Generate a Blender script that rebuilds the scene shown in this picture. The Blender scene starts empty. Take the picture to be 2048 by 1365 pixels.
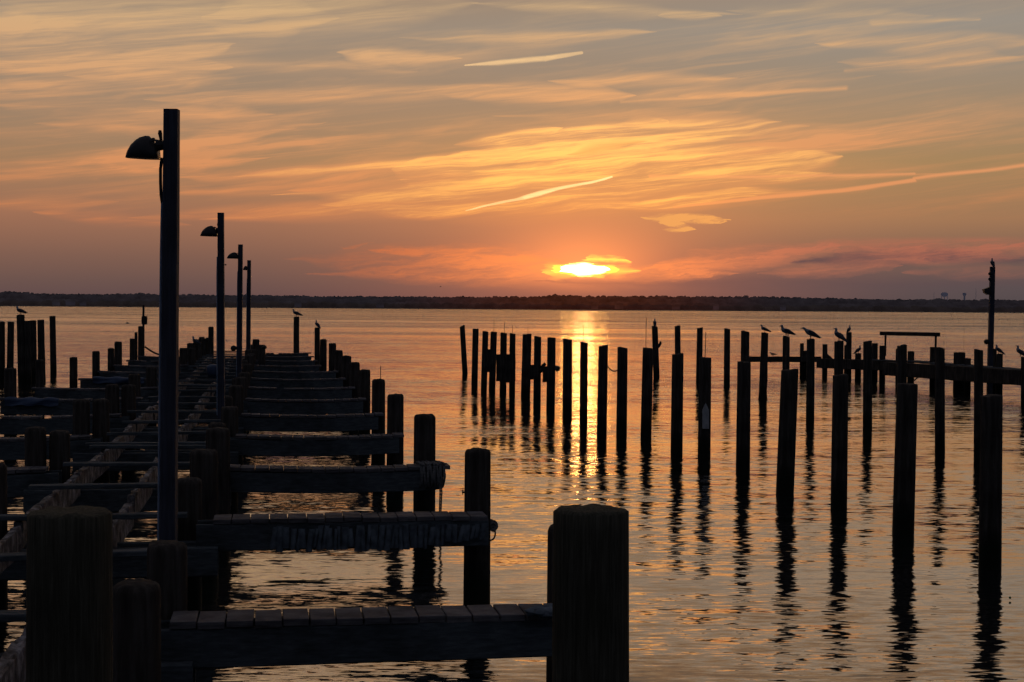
import bpy, bmesh, math, random
from mathutils import Vector, noise as mnoise
random.seed(7)
scene = bpy.context.scene
COL = scene.collection

# ------------------------------------------------------------------ camera
F = 3125.0                      # focal length in pixels of a 2048 px wide frame
H = 2.35                        # eye above the water
RHO = 0.0066
PITCH = math.atan(68.0 / F)
fwd = Vector((0, math.cos(PITCH), -math.sin(PITCH)))
r0 = Vector((1, 0, 0)); u0 = Vector((0, math.sin(PITCH), math.cos(PITCH)))
RIGHT = math.cos(RHO) * r0 + math.sin(RHO) * u0
UP = -math.sin(RHO) * r0 + math.cos(RHO) * u0
CAM = Vector((0, 0, H))
cd = bpy.data.cameras.new('camera'); cam = bpy.data.objects.new('camera', cd); COL.objects.link(cam)
from mathutils import Matrix
M = Matrix((RIGHT, UP, -fwd)).transposed().to_4x4(); M.translation = CAM
cam.matrix_world = M
cd.sensor_width = 36.0; cd.lens = 36.0 * F / 2048.0; cd.clip_start = 0.1; cd.clip_end = 20000
scene.camera = cam

def ray(px, py): return fwd * F + RIGHT * (px - 1024) - UP * (py - 682.5)
def at_z(px, py, z):
    d = ray(px, py); return CAM + d * ((z - H) / d.z)
def at_Y(px, py, Y):
    d = ray(px, py); return CAM + d * (Y / d.y)
def ang(px, py):
    d = ray(px, py).normalized(); return (math.atan2(d.x, d.y), math.asin(d.z))

TH = math.atan((1024 - 540) / F)            # heading of the walkway
AX = Vector((-math.sin(TH), math.cos(TH), 0)); BX = Vector((math.cos(TH), math.sin(TH), 0))
def st(s, t, z=0.0): return BX * s + AX * t + Vector((0, 0, z))
DECK = 0.75
ROW = lambda k: 8.15 + 3.82 * (k - 1)

# ------------------------------------------------------------------ object helpers
def obj(name, bm, mats, parent=None, smooth=False):
    me = bpy.data.meshes.new(name); bm.to_mesh(me); bm.free()
    if not isinstance(mats, (list, tuple)): mats = [mats]
    for m in mats: me.materials.append(m)
    if smooth: me.polygons.foreach_set('use_smooth', [True] * len(me.polygons))
    o = bpy.data.objects.new(name, me); COL.objects.link(o)
    if parent is not None: o.parent = parent
    return o
def tag(o, label, cat, group=None):
    o['label'] = label; o['category'] = cat
    if group: o['group'] = group
    return o
def struct(o, kind='structure'): o['kind'] = kind; return o
def thing(name, label, cat, loc=(0, 0, 0), group=None):
    o = bpy.data.objects.new(name, None); COL.objects.link(o); o.empty_display_size = 0.1
    o.location = loc; return tag(o, label, cat, group)

def box(bm, c, ax, ay, az, sx, sy, sz, jit=0.0, mi=0):
    """box centred at c, half axes along unit vectors"""
    vs = []
    for i in (-1, 1):
        for j in (-1, 1):
            for k in (-1, 1):
                p = c + ax * (i * sx / 2) + ay * (j * sy / 2) + az * (k * sz / 2)
                if jit: p = p + Vector([random.uniform(-jit, jit) for _ in range(3)])
                vs.append(bm.verts.new(p))
    for f in ((0, 1, 3, 2), (4, 6, 7, 5), (0, 4, 5, 1), (2, 3, 7, 6), (0, 2, 6, 4), (1, 5, 7, 3)):
        fc = bm.faces.new([vs[q] for q in f]); fc.material_index = mi
Z = Vector((0, 0, 1))

def beam(bm, p0, p1, w, h, nseg=8, jit=0.004, bev=0.008, mi=0, sag=0.0, wear=0.0, seed=0):
    """board from p0 to p1 (top centre line), width w sideways, height h down, chamfered corners, ragged when wear>0"""
    d = (p1 - p0); L = d.length; d = d / L
    side = d.cross(Z).normalized(); up = side.cross(d).normalized()
    prof = [(-w/2, -h+bev), (-w/2, -bev), (-w/2+bev, 0), (w/2-bev, 0), (w/2, -bev), (w/2, -h+bev), (w/2-bev, -h), (-w/2+bev, -h)]
    rings = []
    for i in range(nseg + 1):
        f = i / nseg; c = p0 + d * (L * f) - Z * (sag * 4 * f * (1 - f))
        rr = []
        for q, (a, b) in enumerate(prof):
            n1 = mnoise.noise(Vector((f * L * 2.1 + seed * 3.3, q * 1.7, seed)))
            n2 = mnoise.noise(Vector((f * L * 6.1 + seed * 3.3, q * 2.7, seed + 9)))
            k = jit * n1
            kk = wear * (max(0, n2) + max(0, n1)) if q in (1, 2, 3, 4) else 0
            rr.append(bm.verts.new(c + side * (a * (1 + k * 4) + (kk * .5 if a < 0 else -kk * .5)) + up * (b + k - kk)))
        rings.append(rr)
    n = len(prof)
    for i in range(nseg):
        for q in range(n):
            fc = bm.faces.new((rings[i][q], rings[i][(q + 1) % n], rings[i + 1][(q + 1) % n], rings[i + 1][q])); fc.material_index = mi
    bm.faces.new(rings[0][::-1]).material_index = mi; bm.faces.new(rings[-1]).material_index = mi

def tube(bm, pts, r, n=8, mi=0, caps=True):
    pts = [Vector(p) for p in pts]; rs = r if isinstance(r, (list, tuple)) else [r] * len(pts)
    rings = []; prev = None
    for i, p in enumerate(pts):
        t = (pts[min(i + 1, len(pts) - 1)] - pts[max(i - 1, 0)]).normalized()
        ref = prev if prev is not None else (Vector((1, 0, 0)) if abs(t.x) < .9 else Vector((0, 1, 0)))
        a = (ref - t * ref.dot(t)).normalized(); b = t.cross(a); prev = a
        rings.append([bm.verts.new(p + (a * math.cos(2 * math.pi * k / n) + b * math.sin(2 * math.pi * k / n)) * rs[i]) for k in range(n)])
    for i in range(len(rings) - 1):
        for k in range(n):
            bm.faces.new((rings[i][k], rings[i][(k + 1) % n], rings[i + 1][(k + 1) % n], rings[i + 1][k])).material_index = mi
    if caps:
        bm.faces.new(rings[0][::-1]).material_index = mi; bm.faces.new(rings[-1]).material_index = mi

def pile_bm(base, top, D, seed, flat=False, growth=0.0, n=28, slant=0.0, depth=1.2):
    """round timber pile from below the water to its worn top"""
    bm = bmesh.new(); ax = (top - base); L = ax.length; ax = ax / L
    a = (Vector((1, 0, 0)) - ax * ax.x).normalized(); b = ax.cross(a)
    lo = -depth; hs = [lo, -.2, 0, .06, .14, .25] + [L * f for f in (.25, .4, .55, .7, .85, .95)]
    ch = (.014 if D > .25 else min(.035, D * .16)) if not flat else .012
    hs = sorted([h for h in hs if h < L - ch - .01]) + [L - ch]
    R = D / 2; rings = []
    def rad(th, h):
        v = Vector((math.cos(th) * 1.3 + seed * 7.1, math.sin(th) * 1.3, h * .35))
        v2 = Vector((math.cos(th) * 4 + seed, math.sin(th) * 4, h * .25))
        k = 1 + (.03 if D > .25 else .06) * mnoise.noise(v) + (.012 if D > .25 else .03) * mnoise.noise(v2)
        k *= 1.04 - .05 * max(h, 0) / L
        if growth and h < L * .75:
            v3 = Vector((math.cos(th) * 2 + seed, math.sin(th) * 2, h * 3.5)); k += growth * (0.5 + mnoise.noise(v3)) * (1 - max(h, 0) / (L * .8))
        return R * k
    if growth: hs = sorted(hs + [L * f for f in (.1, .16, .21, .3, .35, .45, .5, .6, .65) if L * f < L - ch - .02])
    for h in hs:
        rings.append([bm.verts.new(base + ax * h + (a * math.cos(2*math.pi*k/n) + b * math.sin(2*math.pi*k/n)) * rad(2*math.pi*k/n, h)
                      ) for k in range(n)])
    # cap: rounded shoulder, then slightly domed and worn end grain
    for (kr, dz) in ((.93, -ch * .35), (.8, -.002), (.4, ch * .10)):
        rr = []
        for k in range(n):
            th = 2 * math.pi * k / n; w = .014 * mnoise.noise(Vector((math.cos(th) * kr * 2.5 + seed, math.sin(th) * kr * 2.5, 3.3)))
            rr.append(bm.verts.new(base + ax * (L + dz + w) + (a * math.cos(th) + b * math.sin(th)) * rad(th, L) * (kr if not flat else min(1, kr + .05))))
        rings.append(rr)
    if slant:
        for rr in rings[-4:]:
            for k, v in enumerate(rr): v.co += ax * (slant * D * .5 * math.cos(2 * math.pi * k / n))
    for i in range(len(rings) - 1):
        for k in range(n):
            bm.faces.new((rings[i][k], rings[i][(k + 1) % n], rings[i + 1][(k + 1) % n], rings[i + 1][k]))
    bm.faces.new(rings[0][::-1]); bm.faces.new(rings[-1])
    return bm

# ------------------------------------------------------------------ materials
def lin(c):
    return tuple((v / 255 / 12.92) if v / 255 <= .04045 else ((v / 255 + .055) / 1.055) ** 2.4 for v in c)
def rgba(c): return (c[0], c[1], c[2], 1)

def newmat(name):
    m = bpy.data.materials.new(name); m.use_nodes = True; nt = m.node_tree; nt.nodes.clear()
    return m, nt
def wood(name, c0, c1, c2, rough=.85, grain=(14, 14, 1.2), bump=.006, wet=False, spec=.25):
    """weathered timber: long grain, dark checks, blotches; wet and dark at the waterline when wet"""
    m, nt = newmat(name); N = nt.nodes; L = nt.links
    out = N.new('ShaderNodeOutputMaterial'); bs = N.new('ShaderNodeBsdfPrincipled'); L.new(bs.outputs[0], out.inputs[0])
    tc = N.new('ShaderNodeTexCoord')
    mp = N.new('ShaderNodeMapping'); mp.inputs['Scale'].default_value = grain; L.new(tc.outputs['Object'], mp.inputs[0])
    n1 = N.new('ShaderNodeTexNoise'); n1.inputs['Scale'].default_value = 1.6; n1.inputs['Detail'].default_value = 6; n1.inputs['Roughness'].default_value = .65
    L.new(mp.outputs[0], n1.inputs[0])
    n2 = N.new('ShaderNodeTexNoise'); n2.inputs['Scale'].default_value = 2.3; n2.inputs['Detail'].default_value = 4; L.new(tc.outputs['Object'], n2.inputs[0])
    cr = N.new('ShaderNodeValToRGB'); e = cr.color_ramp.elements
    e[0].position = .3; e[0].color = rgba(c0); e[1].position = .68; e[1].color = rgba(c2)
    k = e.new(.5); k.color = rgba(c1); L.new(n1.outputs[0], cr.inputs[0])
    mx = N.new('ShaderNodeMix'); mx.data_type = 'RGBA'; mx.blend_type = 'MULTIPLY'; mx.inputs[0].default_value = .75
    r2 = N.new('ShaderNodeMapRange'); r2.inputs[1].default_value = .3; r2.inputs[2].default_value = .7; r2.inputs[3].default_value = .45; r2.inputs[4].default_value = 1.35
    L.new(n2.outputs[0], r2.inputs[0]); L.new(cr.outputs[0], mx.inputs[6]); L.new(r2.outputs[0], mx.inputs[7])
    col = mx.outputs[2]
    if wet:
        sp = N.new('ShaderNodeSeparateXYZ'); gm = N.new('ShaderNodeNewGeometry'); L.new(gm.outputs['Position'], sp.inputs[0])
        ad = N.new('ShaderNodeMath'); ad.operation = 'MULTIPLY_ADD'; ad.inputs[1].default_value = .5; L.new(n2.outputs[0], ad.inputs[0]); L.new(sp.outputs[2], ad.inputs[2])
        wr = N.new('ShaderNodeMapRange'); wr.inputs[1].default_value = .42; wr.inputs[2].default_value = .62; L.new(ad.outputs[0], wr.inputs[0])
        m2 = N.new('ShaderNodeMix'); m2.data_type = 'RGBA'; m2.inputs[6].default_value = (.018, .02, .012, 1); L.new(wr.outputs[0], m2.inputs[0]); L.new(col, m2.inputs[7]); col = m2.outputs[2]
        rr = N.new('ShaderNodeMapRange'); rr.inputs[3].default_value = .55; rr.inputs[4].default_value = rough; L.new(wr.outputs[0], rr.inputs[0]); L.new(rr.outputs[0], bs.inputs['Roughness'])
    else: bs.inputs['Roughness'].default_value = rough
    L.new(col, bs.inputs['Base Color']); bs.inputs['Specular IOR Level'].default_value = spec
    bp = N.new('ShaderNodeBump'); bp.inputs['Strength'].default_value = .9; bp.inputs['Distance'].default_value = bump
    L.new(n1.outputs[0], bp.inputs['Height']); L.new(bp.outputs[0], bs.inputs['Normal'])
    return m
def plain(name, c, rough=.6, metal=0.0, var=.35, scale=6, bump=.002, spec=.4):
    m, nt = newmat(name); N = nt.nodes; L = nt.links
    out = N.new('ShaderNodeOutputMaterial'); bs = N.new('ShaderNodeBsdfPrincipled'); L.new(bs.outputs[0], out.inputs[0])
    tc = N.new('ShaderNodeTexCoord'); n1 = N.new('ShaderNodeTexNoise'); n1.inputs['Scale'].default_value = scale; n1.inputs['Detail'].default_value = 5
    L.new(tc.outputs['Object'], n1.inputs[0])
    cr = N.new('ShaderNodeValToRGB'); e = cr.color_ramp.elements; e[0].position = .3; e[1].position = .7
    e[0].color = rgba([v * (1 - var) for v in c]); e[1].color = rgba([v * (1 + var) for v in c]); L.new(n1.outputs[0], cr.inputs[0]); L.new(cr.outputs[0], bs.inputs['Base Color'])
    bs.inputs['Roughness'].default_value = rough; bs.inputs['Metallic'].default_value = metal; bs.inputs['Specular IOR Level'].default_value = spec
    bp = N.new('ShaderNodeBump'); bp.inputs['Strength'].default_value = .6; bp.inputs['Distance'].default_value = bump; L.new(n1.outputs[0], bp.inputs['Height']); L.new(bp.outputs[0], bs.inputs['Normal'])
    return m
M_pile = wood('piling_timber', (.035, .027, .022), (.07, .056, .045), (.12, .10, .082), wet=True, spec=.08)
M_pilebig = wood('near_piling_timber', (.04, .034, .022), (.08, .07, .047), (.13, .115, .08), grain=(60, 60, 2.5), bump=.002, wet=True, spec=.08)
M_board = wood('board_timber', (.08, .07, .066), (.17, .15, .145), (.26, .235, .225), grain=(3, 3, 26), spec=.1)
M_face = wood('fascia_timber', (.06, .07, .07), (.10, .11, .112), (.15, .16, .162), grain=(2.2, 30, 30), spec=.1)
M_pale = wood('pale_stringer_timber', (.02, .017, .016), (.15, .13, .122), (.5, .44, .415), grain=(6, 6, 6), bump=.012, rough=.75)
M_lamp = wood('lamp_pole_timber', (.04, .04, .052), (.055, .057, .075), (.075, .08, .105), grain=(24, 24, 1.2), spec=.2, rough=.6)
M_metal = plain('dark_metal', (.035, .032, .03), .45, .5)
M_pipe = plain('conduit_plastic', (.26, .32, .42), .45, 0, .15, spec=.5)
M_cloth = plain('fender_cloth', (.16, .18, .195), .9, 0, .45, 14, .01, spec=.1)
M_rope = plain('rope_fibre', (.17, .16, .15), .95, 0, .4, 60, .004, spec=.1)
M_blue = plain('blue_plastic', (.05, .075, .13), .5, 0, .3, 5, .003)
M_gull = plain('gull_plumage', (.34, .35, .38), .9, 0, .15, 20, spec=.1)
M_back = plain('gull_back', (.07, .075, .09), .85, 0, .15, 20, spec=.1)
M_leg = plain('gull_leg', (.12, .06, .04), .7)
M_tagp = plain('tag_paint', (.5, .48, .45), .7)
M_green = plain('green_float', (.05, .22, .03), .5)
M_tower = plain('water_tank_paint', (.12, .16, .26), .8)

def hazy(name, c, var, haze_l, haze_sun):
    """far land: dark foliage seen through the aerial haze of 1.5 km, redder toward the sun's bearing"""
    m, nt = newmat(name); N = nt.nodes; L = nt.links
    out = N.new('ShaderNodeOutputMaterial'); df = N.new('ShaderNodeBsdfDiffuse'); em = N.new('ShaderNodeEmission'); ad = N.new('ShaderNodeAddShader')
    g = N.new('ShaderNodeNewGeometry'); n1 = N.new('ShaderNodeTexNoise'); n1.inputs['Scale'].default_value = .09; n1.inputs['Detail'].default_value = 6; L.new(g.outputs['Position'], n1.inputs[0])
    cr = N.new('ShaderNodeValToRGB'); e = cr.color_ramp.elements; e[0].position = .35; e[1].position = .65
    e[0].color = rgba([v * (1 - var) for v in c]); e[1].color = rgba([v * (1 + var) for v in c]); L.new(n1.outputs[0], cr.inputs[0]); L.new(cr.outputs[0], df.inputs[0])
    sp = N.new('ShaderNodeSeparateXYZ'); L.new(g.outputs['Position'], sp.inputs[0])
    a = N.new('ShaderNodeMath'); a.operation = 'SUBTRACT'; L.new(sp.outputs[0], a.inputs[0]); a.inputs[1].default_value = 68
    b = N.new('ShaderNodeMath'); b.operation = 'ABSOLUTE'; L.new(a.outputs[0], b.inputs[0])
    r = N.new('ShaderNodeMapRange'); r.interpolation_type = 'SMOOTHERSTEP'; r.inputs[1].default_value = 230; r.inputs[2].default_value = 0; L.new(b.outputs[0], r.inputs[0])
    mx = N.new('ShaderNodeMix'); mx.data_type = 'RGBA'; mx.inputs[6].default_value = rgba(haze_l); mx.inputs[7].default_value = rgba(haze_sun); L.new(r.outputs[0], mx.inputs[0])  # haze and the red glow under the sun are painted on as emission
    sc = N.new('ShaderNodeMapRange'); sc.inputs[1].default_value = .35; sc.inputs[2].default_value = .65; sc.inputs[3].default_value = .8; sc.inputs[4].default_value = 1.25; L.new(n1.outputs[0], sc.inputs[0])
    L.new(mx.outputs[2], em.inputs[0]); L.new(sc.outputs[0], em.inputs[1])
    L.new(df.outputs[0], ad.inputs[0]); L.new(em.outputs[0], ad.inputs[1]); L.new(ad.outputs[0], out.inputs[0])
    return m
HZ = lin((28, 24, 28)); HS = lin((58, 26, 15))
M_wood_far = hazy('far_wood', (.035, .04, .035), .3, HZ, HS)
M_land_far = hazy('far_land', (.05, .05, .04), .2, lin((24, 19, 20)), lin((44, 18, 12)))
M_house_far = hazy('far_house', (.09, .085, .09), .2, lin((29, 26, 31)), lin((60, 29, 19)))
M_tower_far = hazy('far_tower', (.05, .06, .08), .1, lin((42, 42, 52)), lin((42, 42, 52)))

# ------------------------------------------------------------------ world: dusk sky
W = bpy.data.worlds.new('World'); scene.world = W; W.use_nodes = True
nt = W.node_tree; nt.nodes.clear(); N = nt.nodes; L = nt.links
def mth(op, a, b=None, c=None, clamp=False, tree=None):
    T = tree or nt; n = T.nodes.new('ShaderNodeMath'); n.operation = op; n.use_clamp = clamp
    for i, v in enumerate((a, b, c)):
        if v is None: continue
        if hasattr(v, 'links') or isinstance(v, bpy.types.NodeSocket): T.links.new(v, n.inputs[i])
        else: n.inputs[i].default_value = v
    return n.outputs[0]
def mapr(v, a, b, c=0.0, d=1.0, interp='SMOOTHSTEP', tree=None):
    T = tree or nt; n = T.nodes.new('ShaderNodeMapRange'); n.interpolation_type = interp
    T.links.new(v, n.inputs[0])
    for i, q in enumerate((a, b, c, d)):
        if isinstance(q, bpy.types.NodeSocket): T.links.new(q, n.inputs[i + 1])
        else: n.inputs[i + 1].default_value = q
    return n.outputs[0]
def comb(x, y, z=0.0):
    n = N.new('ShaderNodeCombineXYZ')
    for i, v in enumerate((x, y, z)):
        if isinstance(v, bpy.types.NodeSocket): L.new(v, n.inputs[i])
        else: n.inputs[i].default_value = v
    return n.outputs[0]
def mixc(fac, a, b, mode='MIX'):
    n = N.new('ShaderNodeMix'); n.data_type = 'RGBA'; n.blend_type = mode; n.clamp_factor = True
    if isinstance(fac, bpy.types.NodeSocket): L.new(fac, n.inputs[0])
    else: n.inputs[0].default_value = fac
    for i, v in ((6, a), (7, b)):
        if isinstance(v, bpy.types.NodeSocket): L.new(v, n.inputs[i])
        else: n.inputs[i].default_value = rgba(v)
    return n.outputs[2]
def scalec(c, f):          # colour * float
    n = N.new('ShaderNodeVectorMath'); n.operation = 'SCALE'
    if isinstance(c, bpy.types.NodeSocket): L.new(c, n.inputs[0])
    else: n.inputs[0].default_value = c
    if isinstance(f, bpy.types.NodeSocket): L.new(f, n.inputs[3])
    else: n.inputs[3].default_value = f
    return n.outputs[0]
def vadd(a, b, op='ADD'):
    n = N.new('ShaderNodeVectorMath'); n.operation = op
    for i, v in enumerate((a, b)):
        if isinstance(v, bpy.types.NodeSocket): L.new(v, n.inputs[i])
        else: n.inputs[i].default_value = v
    return n.outputs[0]
def noise(vec, scale=1.0, detail=4.0, rough=.55, out=0, lac=2.0):
    n = N.new('ShaderNodeTexNoise'); n.inputs['Scale'].default_value = scale; n.inputs['Detail'].default_value = detail
    n.inputs['Roughness'].default_value = rough; n.inputs['Lacunarity'].default_value = lac; L.new(vec, n.inputs[0]); return n.outputs[out]
def ramp(v, pts):
    n = N.new('ShaderNodeValToRGB'); e = n.color_ramp.elements
    while len(e) < len(pts): e.new(.5)
    for i, (p, c) in enumerate(pts): e[i].position = p; e[i].color = rgba(c)
    L.new(v, n.inputs[0]); return n.outputs[0]

tc = N.new('ShaderNodeTexCoord'); sp = N.new('ShaderNodeSeparateXYZ'); L.new(tc.outputs['Generated'], sp.inputs[0])
U = mth('ARCTAN2', sp.outputs[0], sp.outputs[1]); V = mth('ARCSINE', sp.outputs[2])
SUNU, SUNV = ang(1168, 538)
UV = comb(U, V)

# clear-air colours against elevation (radians), two columns: left of the sun / right of it
def elv(y): return ang(1024, y)[1]
EMAX = 0.6
def ep(y): return max(0.0, elv(y)) / EMAX
Vn = mth('DIVIDE', V, EMAX, clamp=True)
left = ramp(Vn, [(0, lin((92, 72, 74))), (ep(570), lin((108, 83, 77))), (ep(520), lin((128, 94, 80))), (ep(440), lin((160, 112, 86))),
                 (ep(330), lin((162, 126, 94))), (ep(200), lin((158, 133, 110))), (ep(60), lin((158, 140, 122))), (.42, lin((162, 124, 90))), (.7, lin((120, 108, 96))), (1, lin((84, 88, 94)))])
right = ramp(Vn, [(0, lin((80, 71, 73))), (ep(570), lin((90, 78, 79))), (ep(520), lin((116, 91, 81))), (ep(440), lin((160, 118, 86))),
                 (ep(330), lin((162, 130, 92))), (ep(200), lin((158, 136, 112))), (ep(60), lin((154, 144, 132))), (.42, lin((156, 122, 92))), (.7, lin((114, 106, 98))), (1, lin((80, 86, 96)))])
base = mixc(mapr(U, -.1, .28), left, right)

def rexp(au, av, amp, cu=SUNU, cv=SUNV, p=1.0):
    a = mth('DIVIDE', mth('SUBTRACT', U, cu), au); b = mth('DIVIDE', mth('SUBTRACT', V, cv), av)
    r2 = mth('ADD', mth('MULTIPLY', a, a), mth('MULTIPLY', b, b))
    if p != 1.0: r2 = mth('POWER', r2, p)
    return mth('MULTIPLY', mth('POWER', math.e, mth('MULTIPLY', r2, -1.0)), amp)
glowA = rexp(.13, .055, 1.0)                 # wide warm
glowB = rexp(.045, .022, 1.0, p=.8)          # tight
glowC = rexp(.17, .04, 1.0, cv=elv(335) )    # where the cloud deck above the sun catches light
low = mapr(V, elv(600), elv(545))
skyc = vadd(base, scalec(lin((190, 92, 38)), mth('MULTIPLY', glowA, .42)))
skyc = vadd(skyc, scalec((.20, .075, .0), mth('MULTIPLY', glowC, .8)))
skyc = vadd(skyc, scalec((1.0, .25, .03), mth('MULTIPLY', glowB, mth('MULTIPLY_ADD', low, .75, .12))))

# --- domain warps
def warp(sc, amt, detail=3, st=(1, 5.0)):
    v = vadd(vadd(UV, (st[0], st[1], 1), 'MULTIPLY'), (3.1, 7.7, 0))
    c = noise(v, sc, detail, .6, 1)
    c = vadd(c, (.5, .5, .5), 'SUBTRACT')
    return vadd(UV, vadd(c, (amt, amt * .26, 0), 'MULTIPLY'))
Wa = warp(9, .016); Wb = warp(12, .034, 2); Wc = warp(34, .032, 5)

# --- cirrus field: streaks rising gently to the right
def rot(vec, deg):
    n = N.new('ShaderNodeMapping'); n.inputs['Rotation'].default_value = (0, 0, math.radians(deg)); L.new(vec, n.inputs[0]); return n.outputs[0]
def streakfield(vec, deg, su, sv, detail, rough, lo, hi, off=(0, 0, 0)):
    v = vadd(vadd(rot(vec, deg), (su, sv, 1), 'MULTIPLY'), off)
    return mapr(noise(v, 1.0, detail, rough), lo, hi)
big = streakfield(Wb, -5, 3.2, 19, 3, .5, .42, .66, (4.2, 1.1, 0))
mid = streakfield(Wb, -7, 7, 62, 5, .62, .46, .74, (1.7, 5.3, 2))
fine = streakfield(Wa, -7, 4.5, 170, 4, .6, .44, .74, (9.7, 2.3, 5))
cir = mth('MULTIPLY', mth('ADD', mth('MULTIPLY', mid, .9), mth('MULTIPLY', fine, .6)), mth('MULTIPLY_ADD', big, .9, mapr(V, elv(140), elv(330), .16, .42)))
env = mapr(V, elv(448), elv(395))
cir = mth('MULTIPLY', cir, env, clamp=True)

# --- group: tapered streak between two directions, added to what came before
G = bpy.data.node_groups.new('streak', 'ShaderNodeTree')
for nm, ty in (('P', 'Vector'), ('A', 'Vector'), ('BA', 'Vector'), ('BI', 'Vector'), ('w0', 'Float'), ('dw', 'Float'), ('I', 'Float'), ('acc', 'Float'), ('tp', 'Float')):
    G.interface.new_socket(nm, in_out='INPUT', socket_type='NodeSocket' + ty)
G.interface.new_socket('m', in_out='OUTPUT', socket_type='NodeSocketFloat'); G.interface.new_socket('Pout', in_out='OUTPUT', socket_type='NodeSocketVector')
gi = G.nodes.new('NodeGroupInput'); go = G.nodes.new('NodeGroupOutput'); gs = gi.outputs
def gv(op, a, b=None, out=0):
    n = G.nodes.new('ShaderNodeVectorMath'); n.operation = op; G.links.new(a, n.inputs[0])
    if b is not None: G.links.new(b, n.inputs[3 if op == 'SCALE' else 1])
    return n.outputs[out]
pa = gv('SUBTRACT', gs[0], gs[1])
dp = gv('DOT_PRODUCT', pa, gs[3], 1); h = mth('ADD', dp, 0.0, clamp=True, tree=G)
d = gv('LENGTH', gv('SUBTRACT', pa, gv('SCALE', gs[2], h)), None, 1)
w = mth('MULTIPLY_ADD', h, gs[5], gs[4], tree=G)
hh = mth('MULTIPLY', h, mth('SUBTRACT', 1.0, h, tree=G), tree=G)          # 0 at both ends, .25 in the middle
w = mth('MULTIPLY', w, mth('MULTIPLY_ADD', mth('SUBTRACT', hh, .25, tree=G), gs[8], 1.0, tree=G), tree=G)
f_ = mth('MULTIPLY_ADD', mth('DIVIDE', d, w, tree=G), -1.0, 1.0, clamp=True, tree=G)
msum = mth('MULTIPLY_ADD', f_, gs[6], gs[7], tree=G); G.links.new(msum, go.inputs[0])
# the position is handed on from streak to streak, so that they are evaluated one after the other
hand = G.nodes.new('ShaderNodeVectorMath'); hand.operation = 'MULTIPLY_ADD'; G.links.new(msum, hand.inputs[0]); hand.inputs[1].default_value = (1e-12, 0, 0); G.links.new(gs[0], hand.inputs[2]); G.links.new(hand.outputs[0], go.inputs[1])
def streak(P, x0, y0, x1, y1, w0, w1, I=1.0): return (P, x0, y0, x1, y1, w0, w1, I)
CUR = {}
def streak_node(acc, P, x0, y0, x1, y1, w0, w1, I):
    n = N.new('ShaderNodeGroup'); n.node_tree = G
    L.new(CUR.get(P, P), n.inputs[0]); CUR[P] = n.outputs[1]
    soft_end = max(w0, w1) >= 8
    if soft_end: ex = .2; x0, y0, x1, y1 = x0 - (x1 - x0) * ex, y0 - (y1 - y0) * ex, x1 + (x1 - x0) * ex, y1 + (y1 - y0) * ex
    n.inputs[8].default_value = 3.9 if soft_end else 0.0
    a = ang(x0, y0); b = ang(x1, y1); ba = (b[0] - a[0], b[1] - a[1]); l2 = ba[0] ** 2 + ba[1] ** 2; k = (1.0 if max(w0, w1) < 8 else 2.0) / F
    n.inputs[1].default_value = (a[0], a[1], 0); n.inputs[2].default_value = (ba[0], ba[1], 0); n.inputs[3].default_value = (ba[0] / l2, ba[1] / l2, 0)
    n.inputs[4].default_value = w0 * k; n.inputs[5].default_value = (w1 - w0) * k; n.inputs[6].default_value = I
    if acc is not None: L.new(acc, n.inputs[7])
    return n.outputs[0]
def best(ms):
    o = None
    for q in ms:
        v = streak_node(None, *q); o = v if o is None else mth('MAXIMUM', o, v)
    return o
def total(ms):
    o = None
    for q in ms: o = streak_node(o, *q)
    return o
rag = mapr(noise(vadd(rot(Wc, -6), (14, 120, 1), 'MULTIPLY'), 1.0, 5, .7), .34, .66, .25, 1.15)

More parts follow.
